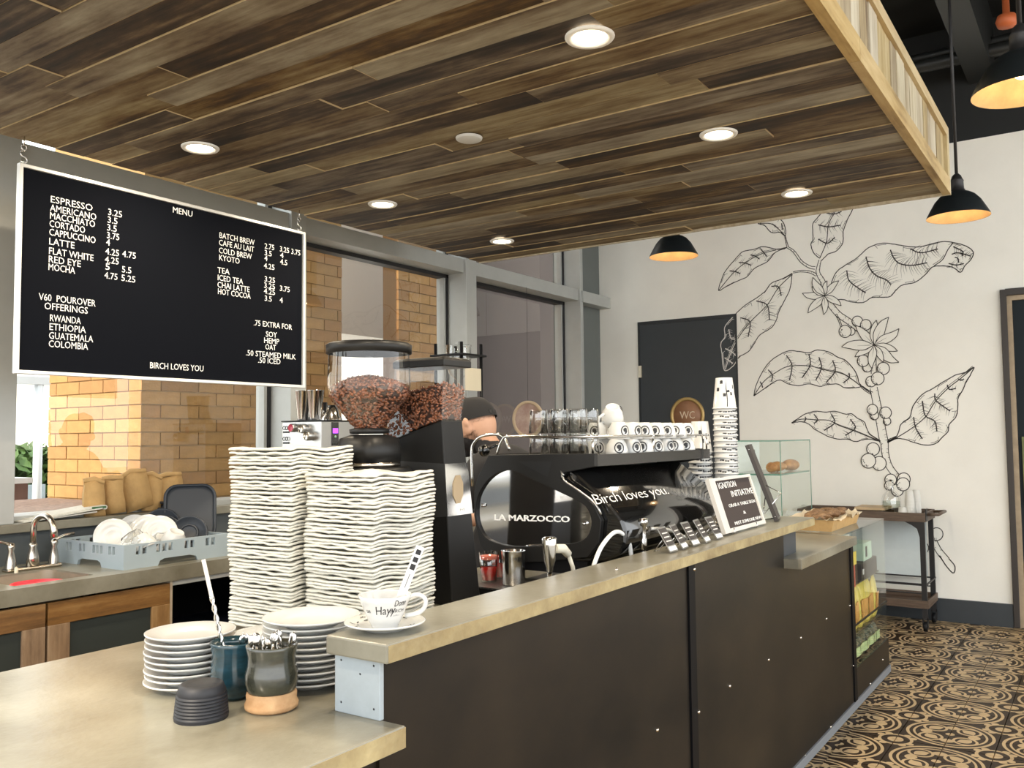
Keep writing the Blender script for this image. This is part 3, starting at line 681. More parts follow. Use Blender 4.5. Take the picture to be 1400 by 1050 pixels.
t = thing('carton', 'long black carton under the pale green one on the display shelf', 'box', (5.5, 1.25, .608)); obj('carton_body', MB().box(5.30, 5.70, 1.20, 1.40, .608, .70), mat('black_card', (.03, .025, .025), .5), t); obj('printed_dot', MB().box(5.33, 5.36, 1.1985, 1.1995, .635, .665), print_w, t)

# ================================================================== BACK COUNTER
BK = .91
bc = thing('back_counter', 'concrete topped back counter under the windows with wood framed doors', 'counter', (1.7, 3.36, 0))
SX0, SX1, SY0, SY1 = 1.71, 2.02, 3.40, 3.72
mb = MB()
for q in ((-1.5, SX0, 3.33, 3.97), (SX1, 4.9, 3.33, 3.97), (SX0, SX1, 3.33, SY0), (SX0, SX1, SY1, 3.97)): mb.box(q[0], q[1], q[2], q[3], BK-.062, BK)
obj('worktop', mb, concrete, bc)
obj('carcass', MB().box(-1.5, SX0-.02, 3.40, 3.96, .08, BK-.062).box(SX0-.02, 2.33, 3.40, 3.96, .08, .55).box(2.95, 4.9, 3.40, 3.96, .08, BK-.062).box(2.33, 2.95, 3.90, 3.96, .08, BK-.062).box(2.33, 2.95, 3.40, 3.9, .08, .12), matte_black, bc)
obj('toe_kick', MB().box(-1.5, 4.9, 3.45, 3.9, .005, .08), black_strip, bc)
sk = thing('sink', 'undermount concrete coloured sink basin beside the faucet', 'sink', (1.86, 3.56, .74))
mb = MB(); 
def rr(x0, x1, y0, y1, r, z, n=4):
    out = []
    for cx, cy, a in ((x1-r, y1-r, 0), (x0+r, y1-r, PI/2), (x0+r, y0+r, PI), (x1-r, y0+r, 1.5*PI)):
        for k in range(n+1): out.append(Vector((cx+r*math.cos(a+PI/2*k/n), cy+r*math.sin(a+PI/2*k/n), z)))
    return out
mb.loft([rr(SX0-.001, SX1+.001, SY0-.001, SY1+.001, .05, BK-.001), rr(SX0+.005, SX1-.005, SY0+.005, SY1-.005, .05, BK-.04), rr(SX0+.012, SX1-.012, SY0+.012, SY1-.012, .05, .76), rr(SX0+.04, SX1-.04, SY0+.04, SY1-.04, .04, .745)], caps=False)
mb.add(rr(SX0+.04, SX1-.04, SY0+.04, SY1-.04, .04, .745), [tuple(range(20))])
obj('basin', mb, mat('sink_bronze', (.27, .22, .16), .35, var=.2), sk)
solo('sink_mat', MB().lathe([(.0005, .006), (.085, .007), (.098, .016), (.1, .008), (.0005, 0)], 28, (1.875, 3.545, .872)), mat('hot_red', (.85, .02, .04), .4), (1.875, 3.545, .872), 'bright red round dish lying in the sink', 'dish')
obj('dish_support', MB().lathe([(.03, .745), (.03, .871)], 12, (1.875, 3.545, 0), caps=True), brushed, sk)
# wood framed doors
def cab_door(x0, x1):
    t = thing('cabinet_door', 'x', 'door', (x0, 3.355, .1)); z0, z1 = .10, BK-.072; w = .085
    obj('top_rail', MB().box(x0, x1, 3.335, 3.36, z1-w, z1), oak_m, t, bevel=.002)
    obj('bottom_rail', MB().box(x0, x1, 3.335, 3.36, z0, z0+w), oak_m, t, bevel=.002)
    obj('stile', MB().box(x0, x0+w, 3.334, 3.36, z0+w, z1-w), oakv_m, t, bevel=.002); obj('stile', MB().box(x1-w, x1, 3.334, 3.36, z0+w, z1-w), oakv_m, t, bevel=.002)
    obj('panel', MB().box(x0+w, x1-w, 3.345, 3.355, z0+w, z1-w), mat('door_panel_green_black', (.028, .036, .034), .5), t)
    return t
for x0, x1, l in ((1.805, 2.325, 'cabinet door with reclaimed wood frame, right beside the open bay'), (1.275, 1.795, 'cabinet door with reclaimed wood frame, cut by the left picture edge'), (.745, 1.265, 'wood framed cabinet door left of the one at the picture edge')):
    cab_door(x0, x1)['label'] = l
obj('bay_post', MB().box(2.328, 2.34, 3.34, 3.9, .1, BK-.062), mat('pale_edge', (.45, .38, .28), .6), bc)
obj('top_rail', MB().box(2.34, 2.95, 3.345, 3.37, BK-.085, BK-.064), alu, bc)
obj('hinge', MB().box(2.342, 2.352, 3.352, 3.40, .66, .69).box(2.342, 2.350, 3.36, 3.385, .62, .73), nickel, bc)
obj('bin_shelf', MB().box(2.345, 2.94, 3.5, 3.88, .55, .565), mat('navy_shelf', (.012, .015, .03), .4), bc)

# ---- faucet
fx, fy = 1.975, 3.78
fa = thing('faucet', 'brushed nickel bridge faucet with high arched spout and two levers', 'faucet', (fx, fy, BK))
obj('base_plate', MB().box(fx-.115, fx+.115, fy-.028, fy+.028, BK, BK+.014), nickel, fa, bevel=.006)
obj('spout_base', MB().lathe([(.026, BK+.014), (.024, BK+.05), (.015, BK+.09), (.018, BK+.10), (.0135, BK+.11)], 16, (fx, fy, 0), caps=True), nickel, fa)
obj('spout', MB().tube([(fx, fy, BK+.11), (fx, fy, BK+.17)]+[(fx+.012*(1-math.cos(a)), fy-.055*(1-math.cos(a)), BK+.17+.055*math.sin(a)) for a in [PI*k/12 for k in range(1, 12)]]+[(fx+.026, fy-.113, BK+.165), (fx+.027, fy-.116, BK+.135)], [.0125]*13+[.015, .0155], 12), nickel, fa)
for sx in (-.09, .09):
    obj('handle_base', MB().lathe([(.022, BK+.014), (.020, BK+.04), (.011, BK+.085), (.016, BK+.10), (.012, BK+.115), (.0005, BK+.12)], 14, (fx+sx, fy, 0)), nickel, fa)
    obj('lever', MB().tube([(fx+sx, fy, BK+.112), (fx+sx*1.5, fy+.004, BK+.128), (fx+sx*2.0, fy+.004, BK+.132)], [.007, .0055, .007], 10), nickel, fa)
solo('soap_nub', MB().lathe([(.008, 0), (.007, .02), (.0005, .026)], 12, (1.885, 3.735, BK)), mat('ivory', (.7, .65, .5), .4), (1.885, 3.735, BK), 'small ivory knob standing at the sink rim', 'knob')

# ---- dish rack
RX0, RX1, RY0, RY1, RZ0, RZ1 = 2.15, 2.68, 3.40, 3.92, BK+.0, BK+.102
rk = thing('dish_rack', 'grey blue plastic dish rack loaded with saucers, cups and lids', 'rack', (RX0, RY0, BK))
def rack_wall(fn, L_, nm='rack_side'):
    h = RZ1-RZ0; mb = MB(); zb0, zb1 = .058, .092      # slotted band
    arch = [(L_*.30, 0), (L_*.32, .020), (L_*.36, .028), (L_*.60, .028), (L_*.66, .020), (L_*.68, 0)]
    mb.prism([(0, 0)]+arch+[(L_, 0), (L_, zb0), (0, zb0)], fn, 0, .012)
    mb.prism([(0, zb1), (L_, zb1), (L_, h), (0, h)], fn, 0, .012)
    cuts = [0, .055, .075, .085, .105, .15, .17, .18, .20, .21, .23, .29, .31, .32, .34, .40, .42, .43, .45, L_]
    for i in range(0, len(cuts)-1, 2):
        mb.prism([(cuts[i], zb0), (cuts[i+1], zb0), (cuts[i+1], zb1), (cuts[i], zb1)], fn, 0, .012)
    return obj(nm, mb, rack_m, rk)
rack_wall(lambda u, v, d: Vector((RX0+u, RY0+d, RZ0+v)), RX1-RX0)
rack_wall(lambda u, v, d: Vector((RX0+u, RY1-d, RZ0+v)), RX1-RX0)
LY = RY1-RY0; ky = (LY-.0244)/LY
rack_wall(lambda u, v, d: Vector((RX0+d, RY0+.0122+u*ky, RZ0+v)), LY)
rack_wall(lambda u, v, d: Vector((RX1-d, RY0+.0122+u*ky, RZ0+v)), LY)
mb = MB()
for k in range(9): mb.box(RX0+.012, RX1-.012, RY0+.03+k*.057, RY0+.036+k*.057, RZ0+.03, RZ0+.036); mb.box(RX0+.03+k*.058, RX0+.036+k*.058, RY0+.012, RY1-.012, RZ0+.03, RZ0+.036)
obj('rack_grid', mb, rack_m, rk, kind='stuff')

# ================================================================== CROCKERY HELPERS
def saucer(r=.075, name='saucer', lab='x', cat='saucer', mt=None):
    return solo(name, MB().lathe([(.0005, 0), (r*.5, 0), (r*.55, .004), (r*.95, .016), (r, .0185), (r*.985, .0205), (r*.60, .010), (r*.42, .0065), (r*.40, .0078), (r*.36, .006), (.0005, .006)], 32), mt or porcelain, (0, 0, 0), lab, cat)
def cup(r=.04, h=.06, name='coffee_cup', lab='x', cat='cup', logo=False, ho=1):
    t = thing(name, lab, cat)
    obj('bowl', MB().lathe([(.0005, .003), (r*.5, .003), (r*.52, 0), (r*.60, 0), (r*.62, .004), (r*.86, h*.35), (r*.97, h*.7), (r, h), (r*.96, h+.001), (r*.92, h*.7), (r*.8, h*.35), (r*.45, .009), (.0005, .008)], 26), porcelain, t)
    obj('handle', MB().tube([(r*.93, 0, h*.86), (r*1.3, 0, h*.90), (r*1.52, 0, h*.70), (r*1.42, 0, h*.42), (r*.92, 0, h*.30)], [.006, .005, .005, .005, .006], 8), porcelain, t)
    if logo:
        a0 = PI
        mb = MB(); n = 20; R_ = r*1.002; cz = h*.52; q = h*.33
        def sp_(u, v):      # on the cup wall
            rr_ = r*(.86+.14*min(1, (cz+v)/h))*1.012; an = a0+u/r
            return Vector((rr_*math.cos(an), rr_*math.sin(an), cz+v))
        P0 = [sp_(q*math.cos(2*PI*k/n), q*math.sin(2*PI*k/n)) for k in range(n)]; P1 = [sp_(q*.78*math.cos(2*PI*k/n), q*.78*math.sin(2*PI*k/n)) for k in range(n)]
        mb.add(P0+P1, [(k, (k+1) % n, n+(k+1) % n, n+k) for k in range(n)])
        B = [sp_(q*u, q*v) for u, v in ((-.35, -.45), (.10, -.6), (.5, -.3), (.45, .1), (.15, .25), (.3, .5), (-.05, .6), (-.4, .2))]
        mb.add(B, [tuple(range(8))])
        obj('round_emblem', mb, print_b, t, fix=False)
    return t
# ---- in the rack
sp = saucer(.080, lab='x')
copies(sp, [((2.235, 3.62, BK+.115), (PI/2-.25, 0, -.45), 'white saucer standing alone at the left end of the rack'),
            ((2.365, 3.66, BK+.12), (PI/2-.3, 0, -.55), 'white saucer in the rack, left of the three leaning together'),
            ((2.40, 3.615, BK+.12), (PI/2-.3, 0, -.55), 'white saucer in the rack, middle of the three leaning together'),
            ((2.425, 3.565, BK+.115), (PI/2-.3, 0, -.6), 'white saucer in the rack, front one of the three leaning together')], None, 'saucers standing in the dish rack')
cu_ = cup(.055, .065)
copies(cu_, [((2.27, 3.475, BK+.125), (PI-.45, .25, .8), 'white cup upside down in the rack, left of the rack corner'), ((2.45, 3.47, BK+.128), (PI-.35, -.3, 2.6), 'white cup tilted upside down in the rack beside the dark lids')], None, 'cups in the dish rack')
jar = solo('glass_jar', MB().lathe([(.028, .0), (.038, .01), (.04, .05), (.034, .075), (.036, .08)], 20).lathe([(.036, .08), (.03, .0)], 20), tumbler_g, (0, 0, 0), 'clear glass lying among the saucers at the rack corner', 'glass')
place(jar, (2.22, 3.50, BK+.085), (.9, .4, .3))
def lid(r, name, lab, cat='lid'):
    t = thing(name, lab, cat)
    obj('disc', MB().lathe([(.0005, .004), (r*.86, .004), (r*.90, .010), (r*.97, .010), (r, 0), (r*.94, -.004), (.0005, -.004)], 32), navy_plastic, t)
    obj('grip_ring', MB().lathe([(r*.40, .004), (r*.42, .012), (r*.50, .012), (r*.52, .004)], 24), navy_plastic, t)
    return t
ld = lid(.085, 'jug_lid', 'x')
copies(ld, [((2.555, 3.53, BK+.105), (PI/2-.35, 0, -.75), 'round dark lid standing in front of the big square tray'),
            ((2.505, 3.66, BK+.11), (PI/2-.4, 0, -.7), 'round dark lid in the rack, just right of the saucers'),
            ((2.53, 3.70, BK+.135), (PI/2-.4, 0, -.7), 'round dark lid in the rack, behind the other round ones')], None, 'dark lids in the dish rack')
t = thing('square_lid', 'large rounded square dark tray standing at the right end of the rack', 'tray', (0, 0, 0))
mb = MB(); 
def rrect(w, h, r, z, n=5): return [Vector((p.x, p.y, z)) for p in rr(-w, w, -h, h, r, 0, n)]
mb.loft([rrect(.095, .115, .05, .012), rrect(.115, .135, .06, .010), rrect(.12, .14, .06, 0), rrect(.115, .135, .06, -.012), rrect(.10, .12, .05, -.012)], caps=True)
obj('tray_body', mb, navy_plastic, t); obj('raised_rim', MB().loft([rrect(.118, .138, .06, .0), rrect(.118, .138, .06, .022), rrect(.108, .128, .05, .022), rrect(.104, .124, .05, .008)], caps=False), navy_plastic, t)
place(t, (2.655, 3.66, BK+.185), (PI/2-.28, 0, -.62))
# ---- on the ledge
def kbag(w, d, h, lab, lean):
    t = thing('kraft_bag', lab, 'paper bag'); n = 5; mb = MB(); rings = []
    for i, z in enumerate((0, .3, .6, .85, 1)):
        q = 1-.06*i; dd = d*(1-.15*i)
        pts = [(-w/2, -dd/2), (0, -dd/2), (w/2, -dd/2), (w/2*.9, 0), (w/2, dd/2), (0, dd/2), (-w/2, dd/2), (-w/2*.9, 0)]
        rings.append([Vector((x+rnd(-.004, .004), y+rnd(-.004, .004)+lean*z, h*z+(rnd(-.012, .008) if i == 4 else 0))) for x, y in pts])
    mb.loft(rings, caps=False); mb.add(rings[0], [tuple(range(8))]); obj('bag_body', mb, kraft, t, solid=.001)
    fl_ = [p.copy() for p in rings[-1]]
    obj('folded_top', MB().tube([fl_[0]+Vector((0, 0, .004)), (fl_[1]+fl_[5])/2+Vector((0, 0, .012)), fl_[2]+Vector((0, 0, .002))], [.010, .014, .010], 8), kraft, t)
    return t
for (px, py), w, h, rz, lean, ty_, lab in (((128, 700), .09, .165, -.35, 0, 0, 'kraft paper bag at the left of the bag row on the ledge'), ((158, 699), .09, .17, -.5, -.02, -.10, 'kraft paper bag leaning in front of the leftmost one on the ledge'), ((190, 699), .13, .18, -.25, -.02, -.26, 'kraft paper bag with a pale lit side, middle of the row on the ledge'),
     ((205, 697), .09, .17, -.4, 0, .05, 'kraft paper bag standing just behind the black lids'), ((232, 690), .15, .165, -.15, .02, -.06, 'rightmost kraft paper bag of the row on the ledge')):
    p = on(px, py, 'y', 4.02); place(kbag(w, .06, h, lab, lean), (p.x, 4.02, 1.0905+abs(ty_)*w/2), (0, ty_, rz))
ld = lid(.078, 'tub_lid', 'x')
p = on(238, 690, 'y', 3.99)
copies(ld, [((p.x-.02+rnd(-.02, .02)+.01*k, 3.985+rnd(-.01, .01), 1.098+.0145*k), (PI if k % 2 else 0, rnd(-.02, .02), rnd(0, 3)), ['lowest', 'second', 'third', 'topmost'][k]+' dark round lid in the stack before the kraft bags') for k in range(4)], None, 'dark round lids stacked on the ledge')
p = on(60, 712, 'y', 4.0); q = on(140, 700, 'y', 3.97)
t = thing('magazine_stack', 'folded pale newspapers lying flat on the ledge left of the bags', 'newspaper', (2.2, 4.0, 1.0905))
for k, (x0, x1, z, y0, y1, dz) in enumerate(((2.02, 2.36, 1.091, 3.95, 4.10, .02), (2.06, 2.38, 1.098, 3.94, 4.11, .028), (2.10, 2.40, 1.104, 3.945, 4.10, .032))):
    mb = MB().loft([[Vector((x0+(x1-x0)*u, y0, z+dz*u-.000)), Vector((x0+(x1-x0)*u, y1, z+dz*u)), Vector((x0+(x1-x0)*u, y1, z+dz*u+.006)), Vector((x0+(x1-x0)*u, y0, z+dz*u+.006))] for u in (0, .3, .6, 1)], smooth=False)
    obj('newspaper', mb, mat('newsprint', (.72, .70, .62), .8, var=.12, scale=60), t)
obj('printed_band', MB().box(2.33, 2.40, 3.9425, 3.9445, 1.129, 1.138), mat('green_print', (.06, .16, .07), .6), t)
obj('spine_roll', MB().tube([(2.40, 3.95, 1.132), (2.40, 4.10, 1.132)], .011, 10), mat('newsprint', (0, 0, 0)), t)

# ---- hot water boiler with tumblers on top
HX0, HX1, HY0, HY1, HZ = 3.37, 3.66, 3.52, 3.83, 1.545
bo = thing('water_boiler', 'brushed steel hot water tower with purple display on the back counter', 'boiler', (HX0, HY0, BK))
obj('body', MB().box(HX0, HX1, HY0, HY1, BK+.02, HZ-.006), brushed, bo, bevel=.004)
obj('top_tray', MB().box(HX0-.004, HX1+.004, HY0-.004, HY1+.004, HZ-.006, HZ), matte_black, bo)
for x in (HX0+.04, HX1-.04):
    for y in (HY0+.04, HY1-.04): obj('foot', MB().lathe([(.018, BK), (.018, BK+.02)], 10, (x, y, 0), caps=True), matte_black, bo)
obj('display_panel', MB().box(HX0+.075, HX0+.125, HY0-.004, HY0, HZ-.14, HZ-.012), gloss_black, bo)
obj('screen', MB().box(HX0+.081, HX0+.119, HY0-.0052, HY0-.004, HZ-.072, HZ-.045), mat('purple_screen', (.35, .05, .8), .4, emit=((.42, .06, 1), 1.6)), bo, label='lit purple screen')
obj('green_button', MB().lathe([(.007, 0), (.007, .003), (.0005, .004)], 14, (HX0+.10, HY0-.004, HZ-.092), Matrix.Rotation(PI/2, 4, 'X')), mat('button_green', (.25, .45, .3), .4), bo)
MX = Matrix.Rotation(-PI/2, 4, 'Y')
for y, z, r, m_ in ((HY0+.195, HZ-.040, .024, mat('pink_badge', (.55, .06, .10), .4)), (HY0+.115, HZ-.045, .026, nickel), (HY0+.075, HZ-.085, .026, nickel)):
    k = obj('tap_knob', MB().lathe([(r*.9, -.001), (r, .01), (r, .036), (r*.85, .042)], 20, (HX0, y, z), MX), brushed, bo)
    obj('knob_face', MB().lathe([(.0005, .038), (r*.82, .038), (r*.85, .042)], 20, (HX0, y, z), MX), m_, k)
for z in (HZ-.04, HZ-.10):
    for y in (HY0+.265, HY0+.285): obj('cable_clip', MB().tube(arc((HX0-.008, y, z), .010, 0, 2*PI, 10, 'yz'), .0022, 5), gasket, bo)
    obj('cable_label', MB().box(HX0-.003, HX0-.001, HY0+.25, HY0+.30, z-.028, z-.018), gasket, bo)
def beaker(r, h, lab):
    return solo('steel_tumbler', MB().lathe([(.0005, 0), (r*.68, 0), (r*.70, .004), (r, h), (r*1.03, h+.002), (r*.96, h), (r*.66, .008), (.0005, .006)], 28), chrome, (0, 0, 0), lab, 'tumbler')
b1 = beaker(.047, .165, 'x')
copies(b1, [((HX0+.055, HY0+.20, HZ), (0, 0, 0), 'tall steel tumbler on the boiler, the left one'), ((HX0+.065, HY0+.115, HZ), (0, 0, 0), 'tall steel tumbler on the boiler, the right one')], None, 'steel tumblers on the boiler')
t = thing('steel_dripper', 'squat steel cone with a black strap on the boiler, right of the tumblers', 'dripper', (HX0+.16, HY0+.10, HZ))
cx, cy = HX0+.15, HY0+.085
obj('cone', MB().lathe([(.066, HZ+.002), (.064, HZ+.012), (.052, HZ+.03), (.036, HZ+.085), (.033, HZ+.085), (.05, HZ+.03)], 28, (cx, cy, 0)), chrome, t)
obj('strap', MB().box(cx-.045, cx-.035, cy-.012, cy+.012, HZ+.055, HZ+.10), gasket, t)

# ================================================================== MENU BOARD
BY = 3.35
A, B_, C_, D_ = (on(p[0], p[1], 'y', BY) for p in ((33, 228), (413, 318), (22, 513), (413, 525)))
x0, x1, z0, z1 = (A.x+C_.x)/2, (B_.x+D_.x)/2, (C_.z+D_.z)/2, (A.z+B_.z)/2
bd = thing('menu_board', 'black letter board menu with white letters hung on hooks before the window', 'menu board', (x0, BY, z0))
obj('felt_panel', MB().box(x0, x1, BY+.002, BY+.012, z0, z1), mat('board_black', (.004, .005, .008), .8, spec=.06), bd)
fr = mat('board_frame_aluminium', (.70, .71, .70), .35, metal=.4)
fw = .014
obj('frame_rail', MB().box(x0-.004, x1+.004, BY-.010, BY+.014, z1-fw*.5, z1+fw*.5), fr, bd, bevel=.002)
obj('frame_rail', MB().box(x0-.004, x1+.004, BY-.010, BY+.014, z0-fw*.5, z0+fw*.5), fr, bd, bevel=.002)
obj('frame_stile', MB().box(x0-fw, x0, BY-.010, BY+.014, z0-fw*.5, z1+fw*.5), fr, bd, bevel=.002)
obj('frame_stile', MB().box(x1, x1+fw, BY-.010, BY+.014, z0-fw*.5, z1+fw*.5), fr, bd, bevel=.002)
def bx(X, Y): return on(X/2.9167, 180+Y/2.9167, 'y', BY)
k0 = (z1-z0)
def bline(s, X0, Y, X1, dz=0, h=.0265):
    p = bx(X0, Y); q = bx(X1, Y)
    text('lettering', s, (p.x, BY+.0015, p.z), (q.x, BY+.0015, p.z), h, print_w, bd)
for s, X0, Y, X1 in (('ESPRESSO',203,281,370),('AMERICANO',200,315,385),('MACCHIATO',200,346,380),('CORTADO',198,378,340),('CAPPUCCINO',197,412,382),('LATTE',197,449,298),('FLAT WHITE',196,487,374),('RED EYE',195,520,323),('MOCHA',194,551,300),
    ('3.25',432,331,487),('3.5',430,362,469),('3.5',428,393,466),('3.75',427,424,476),('4',424,452,439),('4.25',421,488,475),('4.25',419,521,474),('5',421,549,438),('4.75',417,584,469),('4.75',488,498,542),('5.5',487,560,524),('5.25',485,594,540),
    ('V60  POUROVER',155,670,382),('OFFERINGS',178,707,351),('RWANDA',200,755,323),('ETHIOPIA',198,790,343),('GUATEMALA',196,825,372),('COLOMBIA',195,858,352),('BIRCH LOVES YOU',599,943,812),('MENU',690,322,768),
    ('BATCH BREW',876,423,1016),('CAFE AU LAIT',874,452,1014),('COLD BREW',874,483,1005),('KYOTO',875,512,956),('TEA',868,562,916),('ICED TEA',869,592,970),('CHAI LATTE',868,620,996),('HOT COCOA',870,647,1000),
    ('2.75',1056,465,1094),('3.5',1056,492,1084),('4',1055,514,1067),('4.25',1053,544,1095),('3.25',1056,597,1097),('3.25',1054,622,1097),('4.25',1053,645,1097),('3.5',1056,674,1084),('3.25 3.75',1117,477,1198),('4',1118,502,1131),('4.5',1118,528,1146),('3.75',1117,634,1156),('4',1116,681,1128),
    ('.75 EXTRA FOR',1013,772,1165),('SOY',1061,817,1105),('HEMP',1054,842,1114),('OAT',1059,868,1101),('.50 STEAMED MILK',982,892,1180),('.50 ICED',1030,921,1119)): bline(s, X0, Y, X1)
for x in (x0+.005, x1-.02):
    mb = MB().tube(arc((x, BY, z1+.022), .012, -PI*.9, PI*.5, 10)+arc((x, BY, z1+.046), .012, -PI*.5, -PI*1.9, 10)[:9], .0025, 6)
    obj('hook', mb, chrome, bd); obj('eye', MB().tube(arc((x, BY, z1+.008), .008, 0, 2*PI, 10), .002, 6), chrome, bd)
    obj('chain', MB().tube(arc((x, BY, z1+.070), .010, 0, 2*PI, 10), .002, 6).tube([(x, BY, z1+.08), (x, BY, CZ)], .0025, 6), chrome, bd, kind='stuff')

# ================================================================== TRAYS (moulded pulp cup carriers) IN TWO STACKS
def tray_mesh(seed):
    R = random.Random(seed); n = 18; s = .25; top = []; H = {}
    for i in range(n+1):
        for j in range(n+1):
            u, v = i/n*2-1, j/n*2-1
            z = .012
            for cx in (-.45, .45):
                for cy in (-.45, .45):
                    d = math.hypot(u-cx, v-cy); z -= .013*max(0, min(1, (.40-d)/.12))
            d = math.hypot(u, v); z += .010*max(0, min(1, (.25-d)/.15))
            e = max(abs(u), abs(v))
            z += .0045*math.sin(u*4.2+1.0)*math.cos(v*3.6+.4)*(e**2) + .0016*math.sin(u*11+seed)*math.sin(v*9+2*seed)*e + R.uniform(-.0008, .0008)
            rc_ = .10; uu, vv = u, v
            if abs(u) > 1-rc_ and abs(v) > 1-rc_:
                a, b = abs(u)-(1-rc_), abs(v)-(1-rc_); q = math.hypot(a, b)
                if q > rc_: uu = math.copysign(1-rc_+a*rc_/q, u); vv = math.copysign(1-rc_+b*rc_/q, v)
            wob = 1+.006*math.sin((u+v)*7+seed) if e > .97 else 1
            H[i, j] = Vector((uu*s/2*wob, vv*s/2*wob, z))
    mb = MB(); N_ = n+1
    t = .0062
    vs = [H[i, j] for i in range(N_) for j in range(N_)]; lo = [v-Vector((0, 0, t)) for v in vs]
    f = [(i*N_+j, (i+1)*N_+j, (i+1)*N_+j+1, i*N_+j+1) for i in range(n) for j in range(n)]
    mb.add(vs+lo, f+[tuple(k+N_*N_ for k in q[::-1]) for q in f], 0, True)
    bd_ = [(i, 0) for i in range(n)]+[(n, j) for j in range(n)]+[(n-i, n) for i in range(n)]+[(0, n-j) for j in range(n)]
    idx = [i*N_+j for i, j in bd_]; m_ = len(idx); out = []
    for k in idx:
        v = vs[k]; out.append(v+Vector((v.x*.012, v.y*.012, -t/2)))
    b0 = len(mb.v); mb.add(out, [])
    for q in range(m_):
        a, b = idx[q], idx[(q+1) % m_]; c, d = b0+q, b0+(q+1) % m_
        mb.f += [[a, c, d, b], [c, a+N_*N_, b+N_*N_, d]]; mb.m += [0, 0]; mb.sm += [True, True]
    me = mb.mesh('cup_tray'); fixn(me); me.materials.append(pulp); return me
TM = [tray_mesh(k) for k in range(4)]
def tray_stack(cx, cy, rot, n, z0, lab, top_lab, grp):
    for k in range(n):
        o = bpy.data.objects.new('cup_tray', TM[k % 4]); C.objects.link(o)
        o.location = (cx+rnd(-.0018, .0018)+.004*math.sin(k*.21), cy+rnd(-.0018, .0018)+.003*math.sin(k*.33), z0+k*.00985+.0065+(.0016*math.sin(k*1.7)))
        o.rotation_euler = (0, 0, rot+rnd(-.012, .012)); tag(o, top_lab if k == n-1 else lab, 'cup carrier', grp)
tray_stack(1.66+.125, 1.55+.125, 0, 43, LZ, 'white moulded pulp cup carrier in the shorter right hand stack', 'topmost cup carrier of the shorter right hand stack', 'pulp cup carriers, right stack')
tray_stack(1.63+.125, 1.825+.125, .03, 50, LZ, 'white moulded pulp cup carrier in the taller left hand stack', 'topmost cup carrier of the taller left hand stack', 'pulp cup carriers, left stack')

# ================================================================== NEAR END OF THE COUNTER
# small plates left
pl = solo('small_plate', MB().lathe([(.0005, 0), (.052, 0), (.054, .003), (.088, .015), (.093, .0175), (.0935, .020), (.091, .0205), (.060, .008), (.050, .0055), (.0005, .0055)], 40), porcelain, (0, 0, 0), 'x', 'plate')
cx, cy = 1.205, 1.655
copies(pl, [((cx+rnd(-.002, .002), cy+rnd(-.002, .002), LZ+.0125*k), (0, 0, 0), 'small white plate in the stack of nine left of the blue cup' if k < 8 else 'topmost small white plate of the stack left of the blue cup') for k in range(9)], None, 'small white plates, left stack')
pl2 = dup(pl)
cx, cy = 1.365, 1.455
P2 = [((cx+rnd(-.002, .002), cy+rnd(-.002, .002), LZ+.0125*k), (0, 0, 0), 'white plate in the tall stack behind the grey pottery cup' if k < 10 else 'topmost white plate of the stack tucked under the ledge end') for k in range(11)]
for i, (l, r_, lb) in enumerate(P2): place(pl2 if i == 0 else dup(pl2), l, r_, lb, 'white plates, right stack').scale = (1.12, 1.12, 1)
lp = solo('large_plate', MB().lathe([(.0005, 0), (.06, 0), (.063, .003), (.1, .014), (.107, .0165), (.105, .019), (.07, .008), (.0005, .006)], 40), porcelain, (0, 0, 0), 'x', 'plate')
copies(lp, [((1.445, 1.66, LZ+.0125*k), (0, 0, 0), 'white plate in the low stack between the blue cup and the pulp trays' if k < 4 else 'topmost plate of the low stack behind the blue cup') for k in range(5)], None, 'white plates behind the blue cup')
# teal pottery cup
teal = mat('teal_glaze', (.018, .065, .095), .15, scale=16, col2=(.012, .028, .030), coat=.6, stretch=(1, 1, 3))
def potcup(prof, mt, lab, cat='pottery cup', name='pottery_cup', foot=None):
    t = thing(name, lab, cat); obj('wall', MB().lathe(prof, 36), mt, t)
    if foot: obj('foot', MB().lathe(foot[0], 36), foot[1], t, label=foot[2])
    return t
tc = place(potcup([(.0005, .002), (.034, 0), (.040, .008), (.046, .03), (.0475, .045), (.046, .065), (.0445, .09), (.047, .105), (.0485, .112), (.0465, .114), (.0425, .10), (.042, .05), (.035, .012), (.0005, .012)], teal, 'glossy teal blue pottery cup holding a twisted cocktail spoon'), (1.208, 1.515, LZ))
olive = mat('olive_glaze', (.055, .055, .038), .14, scale=14, col2=(.025, .026, .02), coat=.7, stretch=(1, 1, 3))
clay = mat('raw_clay', (.56, .36, .19), .75, scale=22, col2=(.40, .22, .10), bump=.1)
gc = place(potcup([(.040, .030), (.046, .036), (.0515, .055), (.051, .070), (.0465, .088), (.0465, .105), (.0495, .118), (.0500, .124), (.0475, .1255), (.0435, .11), (.0435, .09), (.046, .06), (.04, .036), (.0005, .035)], olive, 'olive grey pottery cup with bare clay foot, full of small spoons',
     foot=([(.0005, 0), (.044, 0), (.051, .005), (.052, .012), (.048, .020), (.049, .030), (.047, .036), (.040, .034)], clay, 'unglazed orange clay foot')), (1.195, 1.385, LZ))
blk = mat('slate_clay', (.013, .014, .019), .55, var=.15, scale=20)
prof = [(.0495, 0), (.0500, .004)]
for k in range(7): prof += [(.0505-.0006*k, .0055+.006*k), (.0505-.0006*k, .0080+.006*k), (.0475-.0006*k, .0095+.006*k), (.0475-.0006*k, .0105+.006*k)]
prof += [(.0455, .050), (.042, .058), (.040, .064), (.036, .066), (.030, .063), (.0005, .0625)]
place(potcup(prof, blk, 'ribbed matt black cup turned upside down at the counter front', foot=None), (1.085, 1.455, LZ))
